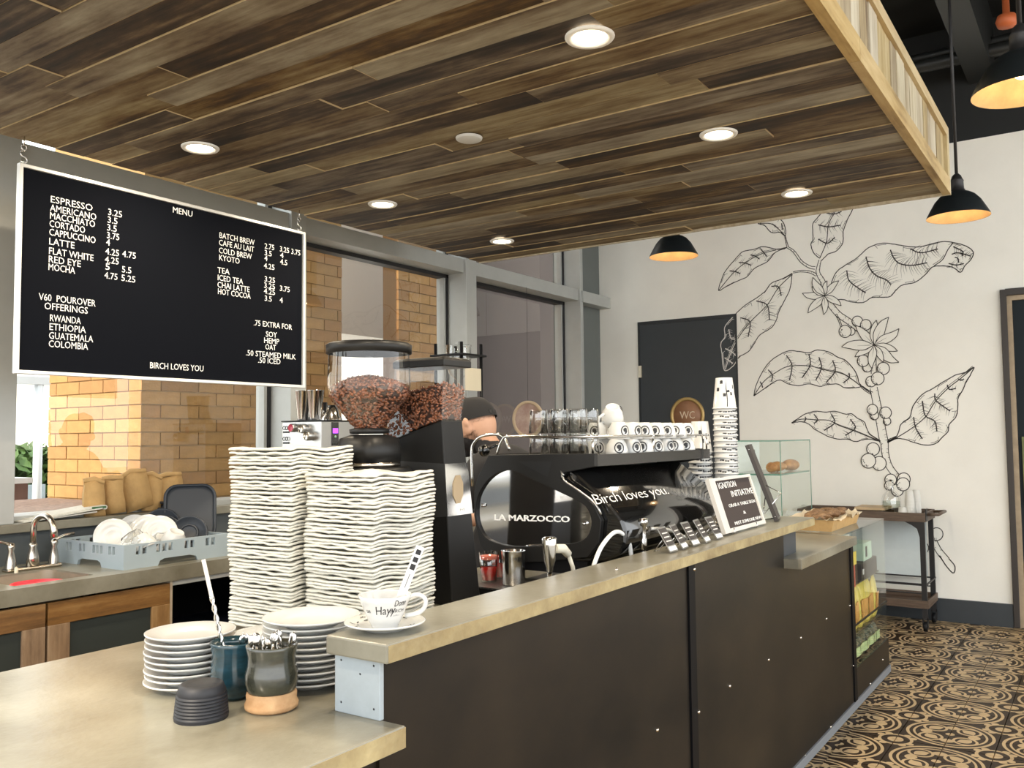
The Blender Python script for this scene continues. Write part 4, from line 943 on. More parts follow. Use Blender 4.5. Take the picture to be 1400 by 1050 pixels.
# spoon handles
t = thing('bar_spoon', 'long cocktail spoon with white handle end and twisted shaft', 'spoon', (1.205, 1.515, LZ+.014))
P0 = Vector((1.200, 1.508, LZ+.012)); P1 = on(278, 765, 'y', 1.56); d = P1-P0
sh = MB(); pts = [P0+d*(k/40) for k in range(41)]
q = (d.cross(Vector((0, 1, 0)))).normalized(); w_ = d.cross(q).normalized()
sh.tube([p+(q*math.cos(k*1.1)+w_*math.sin(k*1.1))*.0028 for k, p in enumerate(pts[:30])], .0028, 6)
sh.tube([p-(q*math.cos(k*1.1)+w_*math.sin(k*1.1))*.0028 for k, p in enumerate(pts[:30])], .0028, 6)
obj('twisted_shaft', sh, chrome, t); obj('handle', MB().tube(pts[28:], .0042, 8), mat('spoon_white', (.75, .72, .66), .4), t)
def spoon(lab):
    t = thing('teaspoon', lab, 'spoon')
    obj('stem', MB().tube([(0, 0, 0), (0, .001, .06), (0, -.001, .105)], [.0022, .0022, .003], 6), chrome, t)
    obj('spoon_end', MB().sphere((0, 0, .115), 1, 8, sc=(.010, .0028, .015)), chrome, t)
    return t
spn = spoon('x')
spn.scale = (.84,)*3
copies(spn, [((1.195+rnd(-.02, .02), 1.385+rnd(-.02, .02), LZ+.037), (rnd(-.22, .22), rnd(-.22, .22), rnd(0, 3))) for k in range(14)], 'small steel spoon standing in the olive pottery cup', 'spoons in the olive cup')
sp2 = dup(spn)
copies(sp2, [((1.215+.012*k, 1.515+rnd(-.012, .012), LZ+.016), (rnd(-.12, .12), rnd(-.12, .12), rnd(0, 3))) for k in range(3)], 'small steel spoon standing in the teal pottery cup', 'spoons in the teal cup')
# the coffee cup on its saucer, on the raised ledge
sau = MB().lathe([(.0005, 0), (.040, 0), (.043, .003), (.070, .011), (.0775, .014), (.0785, .0165), (.076, .0172), (.045, .0062), (.030, .005), (.0005, .005)], 48)
SCX, SCY = 1.325, 1.205
sc_t = thing('saucer', 'white saucer printed with small black words, on the raised ledge', 'saucer', (SCX, SCY, BZ)); obj('dish', MB().lathe([(.0005, BZ), (.040, BZ), (.043, BZ+.003), (.070, BZ+.011), (.0795, BZ+.0145), (.0805, BZ+.017), (.078, BZ+.0177), (.045, BZ+.0065), (.030, BZ+.005), (.0005, BZ+.005)], 48, (SCX, SCY, 0)), porcelain, sc_t)
for k in range(22):
    a = rnd(0, 2*PI); r_ = rnd(.050, .070); zz = BZ+.0065+(r_-.045)/(.078-.045)*.0112+.0004
    mb = MB(); R_ = Matrix.Translation((SCX+r_*math.cos(a), SCY+r_*math.sin(a), zz+.0003)) @ Matrix.Rotation(a+rnd(-.8, .8), 4, 'Z') @ Matrix.Rotation(-.33, 4, 'Y')
    for q in range(random.choice((2, 3))): mb.box(-.0012+rnd(-.001, .001), .0012, -.006+q*.004, -.0035+q*.004, -.0001, .0003, M=R_)
    obj('printed_mark', mb, print_b, sc_t, kind='stuff')
ch, cr = .063, .0535
cb = BZ+.0052
ccup = thing('coffee_cup', 'white cup with black handwriting on the printed saucer', 'cup', (SCX, SCY, cb))
cprof = [(.026, 0), (.027, .002), (.0265, .004), (.031, .010), (.040, .030), (.048, .050), (cr, ch), (cr-.0018, ch+.0008), (cr-.003, ch-.001), (.045, .048), (.036, .026), (.022, .008), (.0005, .006)]
obj('bowl', MB().lathe([(r, cb+z) for r, z in cprof], 44, (SCX, SCY, 0)), porcelain, ccup)
def crad(z):
    for (r0, z0_), (r1, z1_) in zip(cprof[2:6], cprof[3:7]):
        if z0_ <= z <= z1_: return r0+(r1-r0)*(z-z0_)/(z1_-z0_)
    return cr
# handle points to the right of the view
hd = Vector((.60, -.80, 0)).normalized()
def hp(r, z): return Vector((SCX, SCY, cb+z))+hd*r
obj('handle', MB().tube(smooth_path([hp(.047, .056), hp(.062, .061), hp(.078, .055), hp(.080, .040), hp(.068, .026), hp(.040, .020)], 4), .0048, 10), porcelain, ccup)
obj('coffee', MB().lathe([(.0005, cb+.045), (.0435, cb+.045)], 30, (SCX, SCY, 0)), mat('coffee_dark', (.03, .015, .008), .2), ccup)
def wrap_text(name, s, a0, z, h, wd, mt, par, shear=0, rot=0):
    cu = bpy.data.curves.new(name, 'FONT'); cu.body = s; cu.size = 1; cu.resolution_u = 2; cu.shear = shear
    t = bpy.data.objects.new('tmp', cu); C.objects.link(t); dg = bpy.context.evaluated_depsgraph_get()
    me = bpy.data.meshes.new_from_object(t.evaluated_get(dg)); bpy.data.objects.remove(t)
    xs = [v.co.x for v in me.vertices]; X0, X1 = min(xs), max(xs); mb = MB(); vs = []
    for v in me.vertices:
        u = (v.co.x-X0)/(X1-X0)*wd; zz = z+v.co.y/.7*h+u*rot; r_ = crad(zz)+.0006; a = a0+u/crad(z)
        vs.append(Vector((SCX+r_*math.cos(a), SCY+r_*math.sin(a), cb+zz)))
    mb.add(vs, [tuple(p.vertices) for p in me.polygons]); bpy.data.meshes.remove(me)
    return obj(name, mb, mt, par, fix=False)
va = math.atan2(-SCY, -SCX)        # towards the camera
wrap_text('handwriting', 'Hayy', va-.42, .030, .017, .036, print_b, ccup, .1, .05)
wrap_text('handwriting', 'ue', va-.95, .033, .009, .010, print_b, ccup)
wrap_text('handwriting', 'Donn', va+.40, .046, .0125, .026, print_b, ccup, .1)
wrap_text('printed_name', 'BIRCH', va+.26, .033, .0065, .030, print_b, ccup, 0)
wrap_text('printed_name', 'coffee', va+.40, .026, .0028, .014, mat('grey_print', (.25, .25, .25), .5), ccup, 0)
t = thing('stir_stick', 'flat white tag stick with black squares standing in the cup', 'stick', (SCX, SCY, cb+.02))
Q0 = Vector((SCX+.012, SCY-.012, cb+.02)); Q1 = on(575, 747, 'y', 1.16); dd = (Q1-Q0); vd = Q0.normalized(); sx = dd.cross(vd).normalized()*.0088; nn = dd.cross(sx).normalized()*.0006
if nn.dot(vd) > 0: nn = -nn
def stk(a, b, w0, e0, e1): return [Q0+dd*a-sx*w0+nn*e0, Q0+dd*a+sx*w0+nn*e0, Q0+dd*b+sx*w0+nn*e0, Q0+dd*b-sx*w0+nn*e0, Q0+dd*a-sx*w0+nn*e1, Q0+dd*a+sx*w0+nn*e1, Q0+dd*b+sx*w0+nn*e1, Q0+dd*b-sx*w0+nn*e1]
bf = [(3,2,1,0),(4,5,6,7),(0,1,5,4),(1,2,6,5),(2,3,7,6),(3,0,4,7)]
obj('blade', MB().add(stk(0, 1, 1, -1, 1), bf), mat('paper_white', (.80, .79, .76), .7), t)
for a, b in ((.66, .74), (.77, .84), (.88, .95)): obj('black_square', MB().add(stk(a, b, .6, 1.1, 1.4), bf), print_b, t)
obj('printed_line', MB().add(stk(.40, .60, .12, 1.1, 1.4), bf), mat('grey_print', (0, 0, 0)), t)

# ================================================================== GRINDERS
bean_m = mat('coffee_beans', (.20, .070, .030), .30, var=.6, scale=90, coat=.2, detail=1)
def beans(fn, n, size=.0095):
    mb = MB()
    for k in range(n):
        p = fn(); R_ = Matrix.Translation(p) @ Matrix.Rotation(rnd(0, 6), 4, 'X') @ Matrix.Rotation(rnd(0, 6), 4, 'Z')
        q = [Vector((math.cos(a)*size*.75, math.sin(a)*size*.55, 0)) for a in [PI*j/3 for j in range(6)]]
        vs = [R_ @ v for v in q]+[R_ @ Vector((0, 0, size*.38)), R_ @ Vector((0, 0, -size*.25))]
        mb.add(vs, [(j, (j+1) % 6, 6) for j in range(6)]+[((j+1) % 6, j, 7) for j in range(6)], 0, True)
    return mb
# -- first: round hopper
gx, gy = 2.02, 1.90
zt = on(505, 470, 'y', gy).z; zr = on(505, 553, 'y', gy).z; zn = on(505, 585, 'y', gy).z; HR = .128
zc = on(505, 540, 'y', gy).z
g1 = thing('coffee_grinder', 'coffee grinder with large round clear hopper of beans behind the pulp trays', 'grinder', (gx, gy, LZ))
zn2 = on(505, 588, 'y', gy).z
hop = [(HR-.004, zt-.03), (HR, zc+.03), (HR-.006, zc), (.118, zc-.012), (.045, zn2+.008), (.045, zn2)]
obj('hopper', MB().lathe(hop, 48, (gx, gy, 0)), clear, g1, label='clear round bean hopper')
obj('hopper_lid', MB().lathe([(HR-.006, zt-.032), (HR+.004, zt-.032), (HR+.005, zt-.006), (HR-.004, zt), (HR-.03, zt+.003), (.0005, zt+.003), (.0005, zt-.004), (HR-.02, zt-.006), (HR-.012, zt-.030)], 48, (gx, gy, 0)), soft_black, g1)
obj('inner_tube', MB().lathe([(.016, zc+.02), (.016, zt-.01)], 16, (gx, gy, 0)), clear, g1)
ztop = zc+.035
prof = [(.040, zn2+.002), (.042, zn2+.010), (.106, zc-.018), (.117, zc-.004), (.117, zc+.02), (.06, ztop+.012), (.0005, ztop+.02)]
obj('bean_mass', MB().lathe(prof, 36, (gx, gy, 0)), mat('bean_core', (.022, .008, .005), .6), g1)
def surf1():
    k = random.choices(range(5), [.05, .5, .1, .35, .45])[0] if False else random.choices(range(len(prof)-1), [abs(prof[i+1][0]+prof[i][0])*math.hypot(prof[i+1][0]-prof[i][0], prof[i+1][1]-prof[i][1])+1e-5 for i in range(len(prof)-1)])[0]
    t_ = rnd(0, 1); r_ = prof[k][0]+(prof[k+1][0]-prof[k][0])*t_; z_ = prof[k][1]+(prof[k+1][1]-prof[k][1])*t_; a = rnd(0, 2*PI)
    return Vector((gx+r_*math.cos(a), gy+r_*math.sin(a), z_+rnd(-.001, .003)))
obj('beans', beans(surf1, 1500, .0135), bean_m, g1, kind='stuff', fix=False)
obj('collar', MB().lathe([(.05, zn2-.012), (.06, zn2-.010), (.062, zn2+.002), (.048, zn2+.006)], 28, (gx, gy, 0), caps=True), soft_black, g1)
mb = MB()
def elr(cx_, cy_, a, b, z, n=24, p=3.2):
    out = []
    for k in range(n):
        t_ = 2*PI*k/n; c_, s_ = math.cos(t_), math.sin(t_)
        out.append(Vector((cx_+a*math.copysign(abs(c_)**(2/p), c_), cy_+b*math.copysign(abs(s_)**(2/p), s_), z)))
    return out
zb = zn2-.014
obj('grinding_head', MB().loft([elr(gx, gy, .085, .085, zb-.085), elr(gx, gy, .088, .088, zb-.05), elr(gx, gy, .080, .080, zb-.012), elr(gx, gy, .05, .05, zb)]), soft_black, g1)
obj('adjust_ring', MB().lathe([(.088, zb-.100), (.096, zb-.098), (.096, zb-.086), (.088, zb-.084)], 32, (gx, gy, 0), caps=True), nickel, g1, label='bare metal grind adjustment ring')
obj('body', MB().loft([elr(gx, gy, .085, .105, LZ+.02), elr(gx, gy, .085, .11, 1.2), elr(gx, gy, .105, .12, zb-.16), elr(gx, gy, .107, .12, zb-.11), elr(gx, gy, .10, .115, zb-.10)]), soft_black, g1)
obj('base', MB().loft([elr(gx, gy, .095, .12, LZ+.0005), elr(gx, gy, .095, .12, LZ+.02)]), matte_black, g1)
obj('lever', MB().box(gx-.12, gx-.085, gy-.02, gy-.005, zb-.075, zb-.060), soft_black, g1)
# -- second: tall wedge body with rectangular hopper
Y2 = 1.72
def o2(px, py): return on(px, py, 'y', Y2)
g2 = thing('coffee_grinder', 'tall black wedge shaped coffee grinder with angular bean hopper and steel chute plate', 'grinder', (2.2, Y2+.1, LZ))
cbx = o2(618, 820).x; ctx_ = o2(604.5, 574).x; rbx = o2(657, 820).x; rtx = o2(632, 574).x; ztp = o2(604, 574).z; zbk = ztp-.07
def gring(z):
    t_ = (z-LZ)/(ztp-LZ); xa = cbx+(ctx_-cbx)*t_; xb = rbx+(rtx-rbx)*t_
    return xa, xb
rings = []
for z, yb in ((LZ+.0005, Y2+.20), (1.15, Y2+.20), (1.30, Y2+.21), (1.42, Y2+.24), (ztp-.075, Y2+.24)):
    xa, xb = gring(z); rings.append([Vector((xa, Y2, z)), Vector((xb, Y2, z)), Vector((xb, yb, z)), Vector((xa, yb, z))])
xa, xb = gring(ztp); rings.append([Vector((xa, Y2, ztp)), Vector((xb, Y2, ztp)), Vector((xb, Y2+.25, ztp-.072)), Vector((xa, Y2+.25, ztp-.072))])
obj('body', MB().loft(rings, smooth=False), soft_black, g2, bevel=.004)
xa, xb = gring(1.22); xa2, xb2 = gring(1.38)
z_a, z_b = o2(612, 634).z, o2(620, 705).z
xa, xb = gring(z_b); xa2, xb2 = gring(z_a)
pf = [Vector((xa-.0015, Y2-.003, z_b)), Vector((xb+.001, Y2-.003, z_b)), Vector((xb2+.001, Y2-.003, z_a)), Vector((xa2-.0015, Y2-.003, z_a))]
obj('steel_plate', MB().loft([pf, [p+Vector((0, .003, 0)) for p in pf]], smooth=False), chrome, g2, label='mirror steel front plate')
pc = (pf[0]+pf[2])/2
obj('round_badge', MB().prism([(pc.x+.028*math.cos(a), pc.z+.048*math.sin(a)) for a in [PI/8+PI*k/4 for k in range(8)]], lambda u, v, d: Vector((u, d, v)), Y2-.0035, Y2-.005), mat('badge_gold', (.42, .32, .20), .4, metal=.5), g2)
text('badge_print', 'MY', (pc.x+.012, Y2-.0036, pc.z-.070), (pc.x+.040, Y2-.0036, pc.z-.070), .009, print_w, g2)
pf = [Vector((xa-.0015, Y2, z_b)), Vector((xa2-.0015, Y2, z_a)), Vector((xa2-.0015, Y2+.235, z_a+.01)), Vector((xa-.0015, Y2+.20, z_b-.02))]
obj('side_plate', MB().loft([pf, [p+Vector((.0012, 0, 0)) for p in pf]], smooth=False), mat('smoked_steel', (.10, .10, .10), .3, metal=.7), g2)
obj('side_knob', MB().lathe([(.014, 0), (.014, .008), (.0005, .010)], 18, (xa-.001, Y2+.10, 1.25), MX), nickel, g2)
zh1 = o2(606, 500).z; xh0, xh1 = o2(606, 500).x, o2(640, 500).x
r0 = [Vector((ctx_+.002, Y2+.003, ztp)), Vector((rtx-.002, Y2+.003, ztp)), Vector((rtx-.002, Y2+.24, ztp-.070)), Vector((ctx_+.002, Y2+.24, ztp-.070))]
r1 = [Vector((xh0, Y2, zh1)), Vector((xh1, Y2, zh1)), Vector((xh1, Y2+.20, zh1)), Vector((xh0, Y2+.20, zh1))]
obj('hopper', MB().loft([r0, r1], smooth=False, caps=False), clear, g2, label='clear angular bean hopper')
lid_t = [Vector((p.x+sx_, p.y+sy_, p.z)) for p, sx_, sy_ in zip(r1, (-.006, .008, .008, -.006), (-.008, -.008, .006, .006))]
obj('hopper_lid', MB().loft([lid_t, [p+Vector((0, 0, .022)) for p in lid_t], [p*1.0+Vector((0, 0, .030)) + (sum(lid_t, Vector())/4-p)*.10 for p in lid_t]], smooth=False), soft_black, g2, bevel=.003)
def hring(t_, ins=.004):
    R0 = [r0[i]*(1-t_)+r1[i]*t_ for i in range(4)]; c_ = sum(R0, Vector())/4
    return [p+(c_-p).normalized()*ins for p in R0]
bt_ = .62
rings = [hring(.03), hring(.3), hring(bt_)]
c_ = sum(rings[-1], Vector())/4
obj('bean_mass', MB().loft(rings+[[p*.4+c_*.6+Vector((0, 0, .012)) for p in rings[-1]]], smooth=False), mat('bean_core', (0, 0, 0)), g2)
def surf2():
    if rnd(0, 1) < .25:
        R0 = hring(bt_, .006); u, v = rnd(0, 1), rnd(0, 1); p = (R0[0]*(1-u)+R0[1]*u)*(1-v)+(R0[3]*(1-u)+R0[2]*u)*v
        return p+Vector((0, 0, rnd(0, .012)))
    t_ = rnd(.03, bt_); R0 = hring(t_, .005); i = random.choices((0, 1, 2, 3), (1.2, .3, .3, 2))[0]; u = rnd(0, 1)
    return R0[i]*(1-u)+R0[(i+1) % 4]*u
obj('beans', beans(surf2, 850, .0125), bean_m, g2, kind='stuff', fix=False)

# ================================================================== ESPRESSO MACHINE
EX0, EX1 = 2.55, 3.56
def sp_(px, py): p = on(px, py, 'x', EX0); return (p.y, p.z)
em = thing('espresso_machine', 'black espresso machine with rounded back cover and mirror side panel', 'espresso machine', (3.0, 1.6, LZ))
outer = [sp_(*p) for p in ((668, 622), (813, 620), (813, 638), (771, 646), (766, 655), (790, 672), (812, 690), (822, 712), (819, 742), (803, 762), (745, 768), (672, 770), (656, 745), (648, 705), (648, 672), (653, 652))]
hole = [sp_(*p) for p in ((651, 705), (653, 680), (664, 660), (678, 648), (693, 643), (708, 646), (731, 657), (765, 673), (795, 688), (806, 702), (808, 718), (802, 734), (786, 742), (750, 746), (700, 747), (668, 738), (656, 724))]
def smooth_loop(poly, k=3):
    P_ = [Vector((a, b, 0)) for a, b in poly]; n = len(P_); out = []
    for i in range(n):
        p, a, b, q = P_[i-1], P_[i], P_[(i+1) % n], P_[(i+2) % n]
        for j in range(k):
            t = j/k; t2, t3 = t*t, t*t*t; v = .5*((2*a)+(b-p)*t+(2*p-5*a+4*b-q)*t2+(3*a-p-3*b+q)*t3); out.append((v.x, v.y))
    return out
def plate_with_hole(outer, hole, x0, x1):
    bmm = bmesh.new(); vo = [bmm.verts.new((0, a, b)) for a, b in outer]; vh = [bmm.verts.new((0, a, b)) for a, b in hole]
    es = [bmm.edges.new((l[i], l[(i+1) % len(l)])) for l in (vo, vh) for i in range(len(l))]
    bmesh.ops.triangle_fill(bmm, use_beauty=True, use_dissolve=False, edges=es)
    mb = MB(); idx = {v: i for i, v in enumerate(bmm.verts)}; vs = [v.co.copy() for v in bmm.verts]; fs = [tuple(idx[v] for v in f.verts) for f in bmm.faces]; bmm.free()
    n = len(vs); mb.add([Vector((x0, v.y, v.z)) for v in vs]+[Vector((x1, v.y, v.z)) for v in vs], fs+[tuple(i+n for i in f[::-1]) for f in fs])
    for base, l in ((0, len(outer)), (len(outer), len(hole))):
        for i in range(l):
            a, b = base+i, base+(i+1) % l; mb.f.append([a, b, b+n, a+n]); mb.m.append(0); mb.sm.append(False)
    return mb
hs_ = smooth_loop(hole)
obj('side_panel', plate_with_hole(outer, hs_, EX0, EX0+.022), soft_black, em, bevel=.002)
hc = (sum(a for a, b in hs_)/len(hs_), sum(b for a, b in hs_)/len(hs_))
obj('mirror_plate', MB().prism([(hc[0]+(a-hc[0])*1.02, hc[1]+(b-hc[1])*1.02) for a, b in hs_], lambda u, v, d: Vector((d, u, v)), EX0+.012, EX0+.020), mat('mirror_plate', (.80, .80, .82), .06, metal=1), em, label='mirror polished inset of the side panel')
tri = [sp_(*p) for p in ((708, 631), (755, 631), (748.5, 652))]
obj('triangle_slot', MB().prism(tri, lambda u, v, d: Vector((d, u, v)), EX0-.0006, EX0+.001), mat('slot_black', (.002, .002, .002), .5), em)
obj('rim_strip', MB().tube([Vector((EX0-.001, a, b)) for a, b in smooth_loop([sp_(*p) for p in ((771, 650), (772, 657), (792, 671), (814, 689), (824, 712), (821, 742))])[:-6]], .004, 8), brushed, em)
for px, py in ((659, 691), (798, 716)):
    a, b = sp_(px, py); obj('panel_bolt', MB().lathe([(.0065, 0), (.0065, .010), (.004, .013), (.0005, .014)], 14, (EX0+.012, a, b), MX), chrome, em)
p = on(676, 711, 'x', EX0+.0115); q = on(779, 714, 'x', EX0+.0115)
text('maker_lettering', 'LA MARZOCCO', p, q, .020, mat('badge_white', (.9, .9, .88), .3), em, ext=.001, thick=.02)
cover = [(1.50, 1.335), (1.47, 1.315), (1.415, 1.272), (1.355, 1.222), (1.315, 1.175), (1.302, 1.14), (1.302, 1.10), (1.325, 1.06), (1.375, 1.038), (1.46, 1.03), (1.60, 1.03), (1.60, 1.335)]
cs = smooth_loop(cover[:10]+[(1.60, 1.03), (1.60, 1.335)])
obj('back_cover', MB().prism(cover, lambda u, v, d: Vector((d, u, v)), EX0+.024, 3.46, smooth=True), gloss_black, em, bevel=.010)
obj('far_side_panel', MB().prism(outer, lambda u, v, d: Vector((d, u, v)), 3.462, 3.484), soft_black, em)
obj('body', MB().box(EX0+.022, 3.462, 1.60, 1.84, 1.035, 1.34), brushed, em)
obj('lower_body', MB().box(EX0+.03, 3.45, 1.45, 1.86, .985, 1.03), matte_black, em)
tt = MB().box(EX0+.0225, EX1, 1.40, 1.83, 1.346, 1.372)
tt.box(EX0+.0225, EX1, 1.40, 1.408, 1.372, 1.384).box(EX0+.0225, EX1, 1.822, 1.83, 1.372, 1.384).box(EX1-.008, EX1, 1.408, 1.822, 1.372, 1.384)
obj('cup_tray_top', tt, mat('tray_black', (.022, .02, .019), .25), em)
for x in (2.66, 3.36):
    for y in (1.50, 1.80): obj('foot', MB().lathe([(.022, LZ), (.026, LZ+.012), (.014, LZ+.02), (.014, .985)], 14, (x, y, 0), caps=True), chrome, em)
# rail
def rp_(px, py, x=EX0+.01): return on(px, py, 'x', x)
c0 = rp_(806, 597); c1 = on(968, 595.5, 'y', c0.y); b0 = rp_(700, 604); zr_ = c0.z
obj('rail', MB().tube(smooth_path([(EX0+.012, 1.80, 1.38), (EX0+.012, 1.775, zr_-.01), (EX0+.012, 1.74, zr_+.004), (EX0+.012, 1.60, zr_), (EX0+.012, c0.y+.03, zr_)], 4)+[(EX0+.016, c0.y+.006, zr_), (EX0+.035, c0.y, zr_), (3.0, c0.y, zr_), (c1.x, c0.y, zr_)], .0048, 10), chrome, em)
for x in (EX0+.03, 3.05, c1.x-.02): obj('rail_post', MB().tube([(x, c0.y, 1.38), (x, c0.y, zr_)], .004, 8).sphere((x, c0.y, zr_), .007, 8), chrome, em)
loop = [rp_(646, 665, 2.62), rp_(645, 618, 2.62), rp_(649, 604, 2.62), rp_(660, 596, 2.62), rp_(680, 594, 2.62), rp_(690, 600, 2.62), rp_(697, 616, 2.62)]
obj('steam_tube', MB().tube(smooth_path(loop, 4), .0055, 10), chrome, em)
obj('steam_knob', MB().sphere(rp_(662, 616, 2.62), .022, 10).tube([rp_(662, 616, 2.62), rp_(685, 606, 2.66)], .005, 8), gloss_black, em)
# script on the slanted cover
pA = Vector((on(812, 691, 'y', 1.368).x, 1.3685, 1.2335)); 
def cov(x, t): return Vector((x, 1.355-.0009+(1.415-1.355)*t, 1.222+.0+(1.272-1.222)*t))
xa_, xb_ = on(812, 690, 'y', 1.37).x, on(912, 681, 'y', 1.37).x
N2 = Vector((0, -.64, .77)); dx = cov(0, .18)
text('cover_script', 'Birch loves you.', cov(xa_, .10)+N2*.0012, cov(xb_, .10)+N2*.0012, .046, mat('script_white', (.9, .88, .84), .4), em, up=(0, .77, .64), ext=.0008, shear=.38, spacing=.9, thick=-.016)

# glasses and cups on the machine
gl = solo('water_glass', MB().lathe([(.0005, .078), (.027, .078), (.029, .072), (.034, .0), (.0355, .0), (.031, .078), (.029, .082), (.0005, .082)], 20), tumbler_g, (0, 0, 0), 'x', 'glass')
GT = 1.373; spots = []
for layer in range(2):
    for j, (px) in enumerate((737, 765, 791)):
        for dxx in (0, .078):
            p = on(px, 612, 'x', EX0+.055); spots.append(((p.x+dxx, p.y, GT+layer*.0835), (0, 0, 0), '%s layer glass upside down on the machine, %s, %s' % (('lower', 'upper')[layer], ('nearest the barista', 'middle of three', 'nearest the white cups')[j], 'near row' if dxx == 0 else 'row behind')))
copies(gl, spots, None, 'upside down glasses on the espresso machine')
ec = cup(.0415, .060, 'espresso_cup', 'x', logo=True); spots = []
for layer in range(2):
    for j in range(7):
        for i in range(2):
            x = 2.83+.1*j+(.02 if i else 0)+rnd(-.004, .004)
            if i == 0 and j == 0: pass
            spots.append(((x+layer*.012, 1.458+.105*i+rnd(-.004, .004), GT+.061+layer*.0595), (PI, 0, rnd(-.5, .5)+.75), 'upside down espresso cup on the machine, %s layer, %s row, %s from the glasses' % (('lower', 'upper')[layer], ('front', 'back')[i], ('first', 'second', 'third', 'fourth', 'fifth', 'sixth', 'seventh', 'eighth')[j])))
copies(ec, spots, None, 'white espresso cups on the machine')
tc_ = dup(ec); p = on(838, 580, 'y', 1.50); place(tc_, (p.x, 1.50, GT+.178), (PI-.5, .3, 2.6), 'white cup lying on top of the other cups, its handle in the air', 'white espresso cups on the machine')

# drip tray and things before the machine
dt = thing('drip_tray', 'flat steel drip tray with perforated top beside the machine foot', 'tray', (2.41, 1.50, LZ))
obj('pan', MB().box(2.40, 2.62, 1.49, 1.93, LZ+.001, LZ+.024), matte_black, dt)
obj('perforated_top', MB().box(2.395, 2.625, 1.485, 1.935, LZ+.024, LZ+.029), mat('perforated_steel', (.40, .39, .37), .35, metal=.9, scale=220, col2=(.12, .12, .12)), dt)
TZ = LZ+.0295
p = on(702, 781, 'z', TZ); p.x = min(p.x, 2.50)
p = on(702, 779, 'x', 2.49)
solo('milk_pitcher', MB().lathe([(.0005, TZ), (.036, TZ), (.039, TZ+.004), (.0395, TZ+.09), (.041, TZ+.112), (.042, TZ+.114), (.039, TZ+.112), (.037, TZ+.09), (.036, TZ+.008), (.0005, TZ+.006)], 30, (2.49, p.y, 0)), chrome, (2.49, p.y, TZ), 'polished steel cup standing on the drip tray', 'cup')
rg = mat('red_drink', (.75, .04, .03), .15)
for k, (px, xx, lab) in enumerate(((668, 2.50, 'tall glass with red drink on the drip tray, left of the steel cup'), (683, 2.575, 'glass with red drink half hidden behind the steel cup'))):
    p = on(px, 772, 'x', xx); t = thing('drink_glass', lab, 'glass', (xx, p.y, TZ), 'red drinks on the drip tray')
    obj('tumbler', MB().lathe([(.0005, TZ), (.028, TZ), (.033, TZ+.1), (.0315, TZ+.1), (.027, TZ+.005), (.0005, TZ+.005)], 20, (xx, p.y, 0)), tumbler_g, t)
    obj('drink', MB().lathe([(.0005, TZ+.006), (.0265, TZ+.006), (.029, TZ+.05 if k == 0 else TZ+.085), (.0005, TZ+.051 if k == 0 else TZ+.086)], 20, (xx, p.y, 0)), rg, t)
    if k == 0: obj('drink_foam', MB().lathe([(.029, TZ+.075), (.0305, TZ+.088), (.0005, TZ+.088)], 20, (xx, p.y, 0)), mat('pink_foam', (.80, .22, .16), .5), t)
# valves and hoses between machine and ledge
def tapv(px, py0, py1, y, lab, cone):
    a = on(px, py0, 'y', y); b = on(px, py1, 'y', y); t = thing('chrome_valve', lab, 'valve', (a.x, y, LZ)); z0 = b.z; h = a.z-b.z
    obj('stem', MB().lathe([(.012, LZ), (.012, LZ+.004), (.007, LZ+.006), (.007, z0)], 14, (a.x, y, 0), caps=True), chrome, t)
    pr_ = [(.009, 0), (.010, .12), (.016, .3), (.020, .75), (.022, .95), (.016, 1), (.0005, 1.02)] if cone else [(.008, 0), (.012, .05), (.012, .35), (.009, .4), (.010, .75), (.017, .8), (.017, .98), (.0005, 1)]
    obj('valve_body', MB().lathe([(r, z0+h*q) for r, q in pr_], 20, (a.x, y, 0)), chrome, t)
    return t, a, b
t, a, b = tapv(751, 734, 782, 1.345, 'conical chrome tap head beside the cream elbow, at the bar ledge', True)
el = thing('pipe_elbow', 'cream plastic pipe elbow with thin pipe beside the conical tap', 'pipe', (on(770, 750, 'y', 1.36).x, 1.36, LZ))
q = [on(758, 750, 'y', 1.36), on(770, 750, 'y', 1.36), on(777, 758, 'y', 1.355), on(783, 775, 'y', 1.35)]; q.append(Vector((q[-1].x+.02, 1.34, LZ+.002)))
obj('elbow', MB().tube(q[:3], [.013, .014, .012], 12), mat('cream_plastic', (.66, .62, .50), .45), el); obj('pipe', MB().tube(q[2:], .0065, 8), mat('cream_plastic', (0, 0, 0)), el)
t, a, b = tapv(879, 708, 752, 1.305, 'upright chrome tap standing behind the ledge, between white hose and cards', False)
obj('outlet', MB().tube([(a.x, 1.305, a.z-.035), (a.x+.03, 1.305, a.z-.037)], .008, 10), nickel, t)
hp_ = [on(889, 723, 'y', 1.305), on(905, 723, 'y', 1.30), on(925, 728, 'y', 1.29), on(938, 736, 'y', 1.285)]
solo('braided_hose', MB().tube(smooth_path(hp_, 4)+[Vector((hp_[-1].x+.03, 1.29, 1.0)), Vector((hp_[-1].x+.05, 1.30, LZ+.002))], .006, 8), mat('hose_silver', (.62, .61, .58), .4, metal=.5), (a.x+.1, 1.30, LZ), 'pale braided hose leading right from the upright tap', 'hose')
hz = [on(812, 772, 'y', 1.31), on(822, 748, 'y', 1.31), on(838, 729, 'y', 1.315), on(850, 729, 'y', 1.315), on(860, 742, 'y', 1.31), on(863, 760, 'y', 1.31)]
solo('white_hose', MB().tube([Vector((hz[0].x-.01, 1.31, LZ+.002))]+smooth_path(hz, 4)+[Vector((hz[-1].x+.004, 1.31, LZ+.002))], .0068, 10), mat('hose_white', (.80, .80, .78), .35), (hz[2].x, 1.31, LZ), 'white plastic hose arching up behind the bar ledge', 'hose')

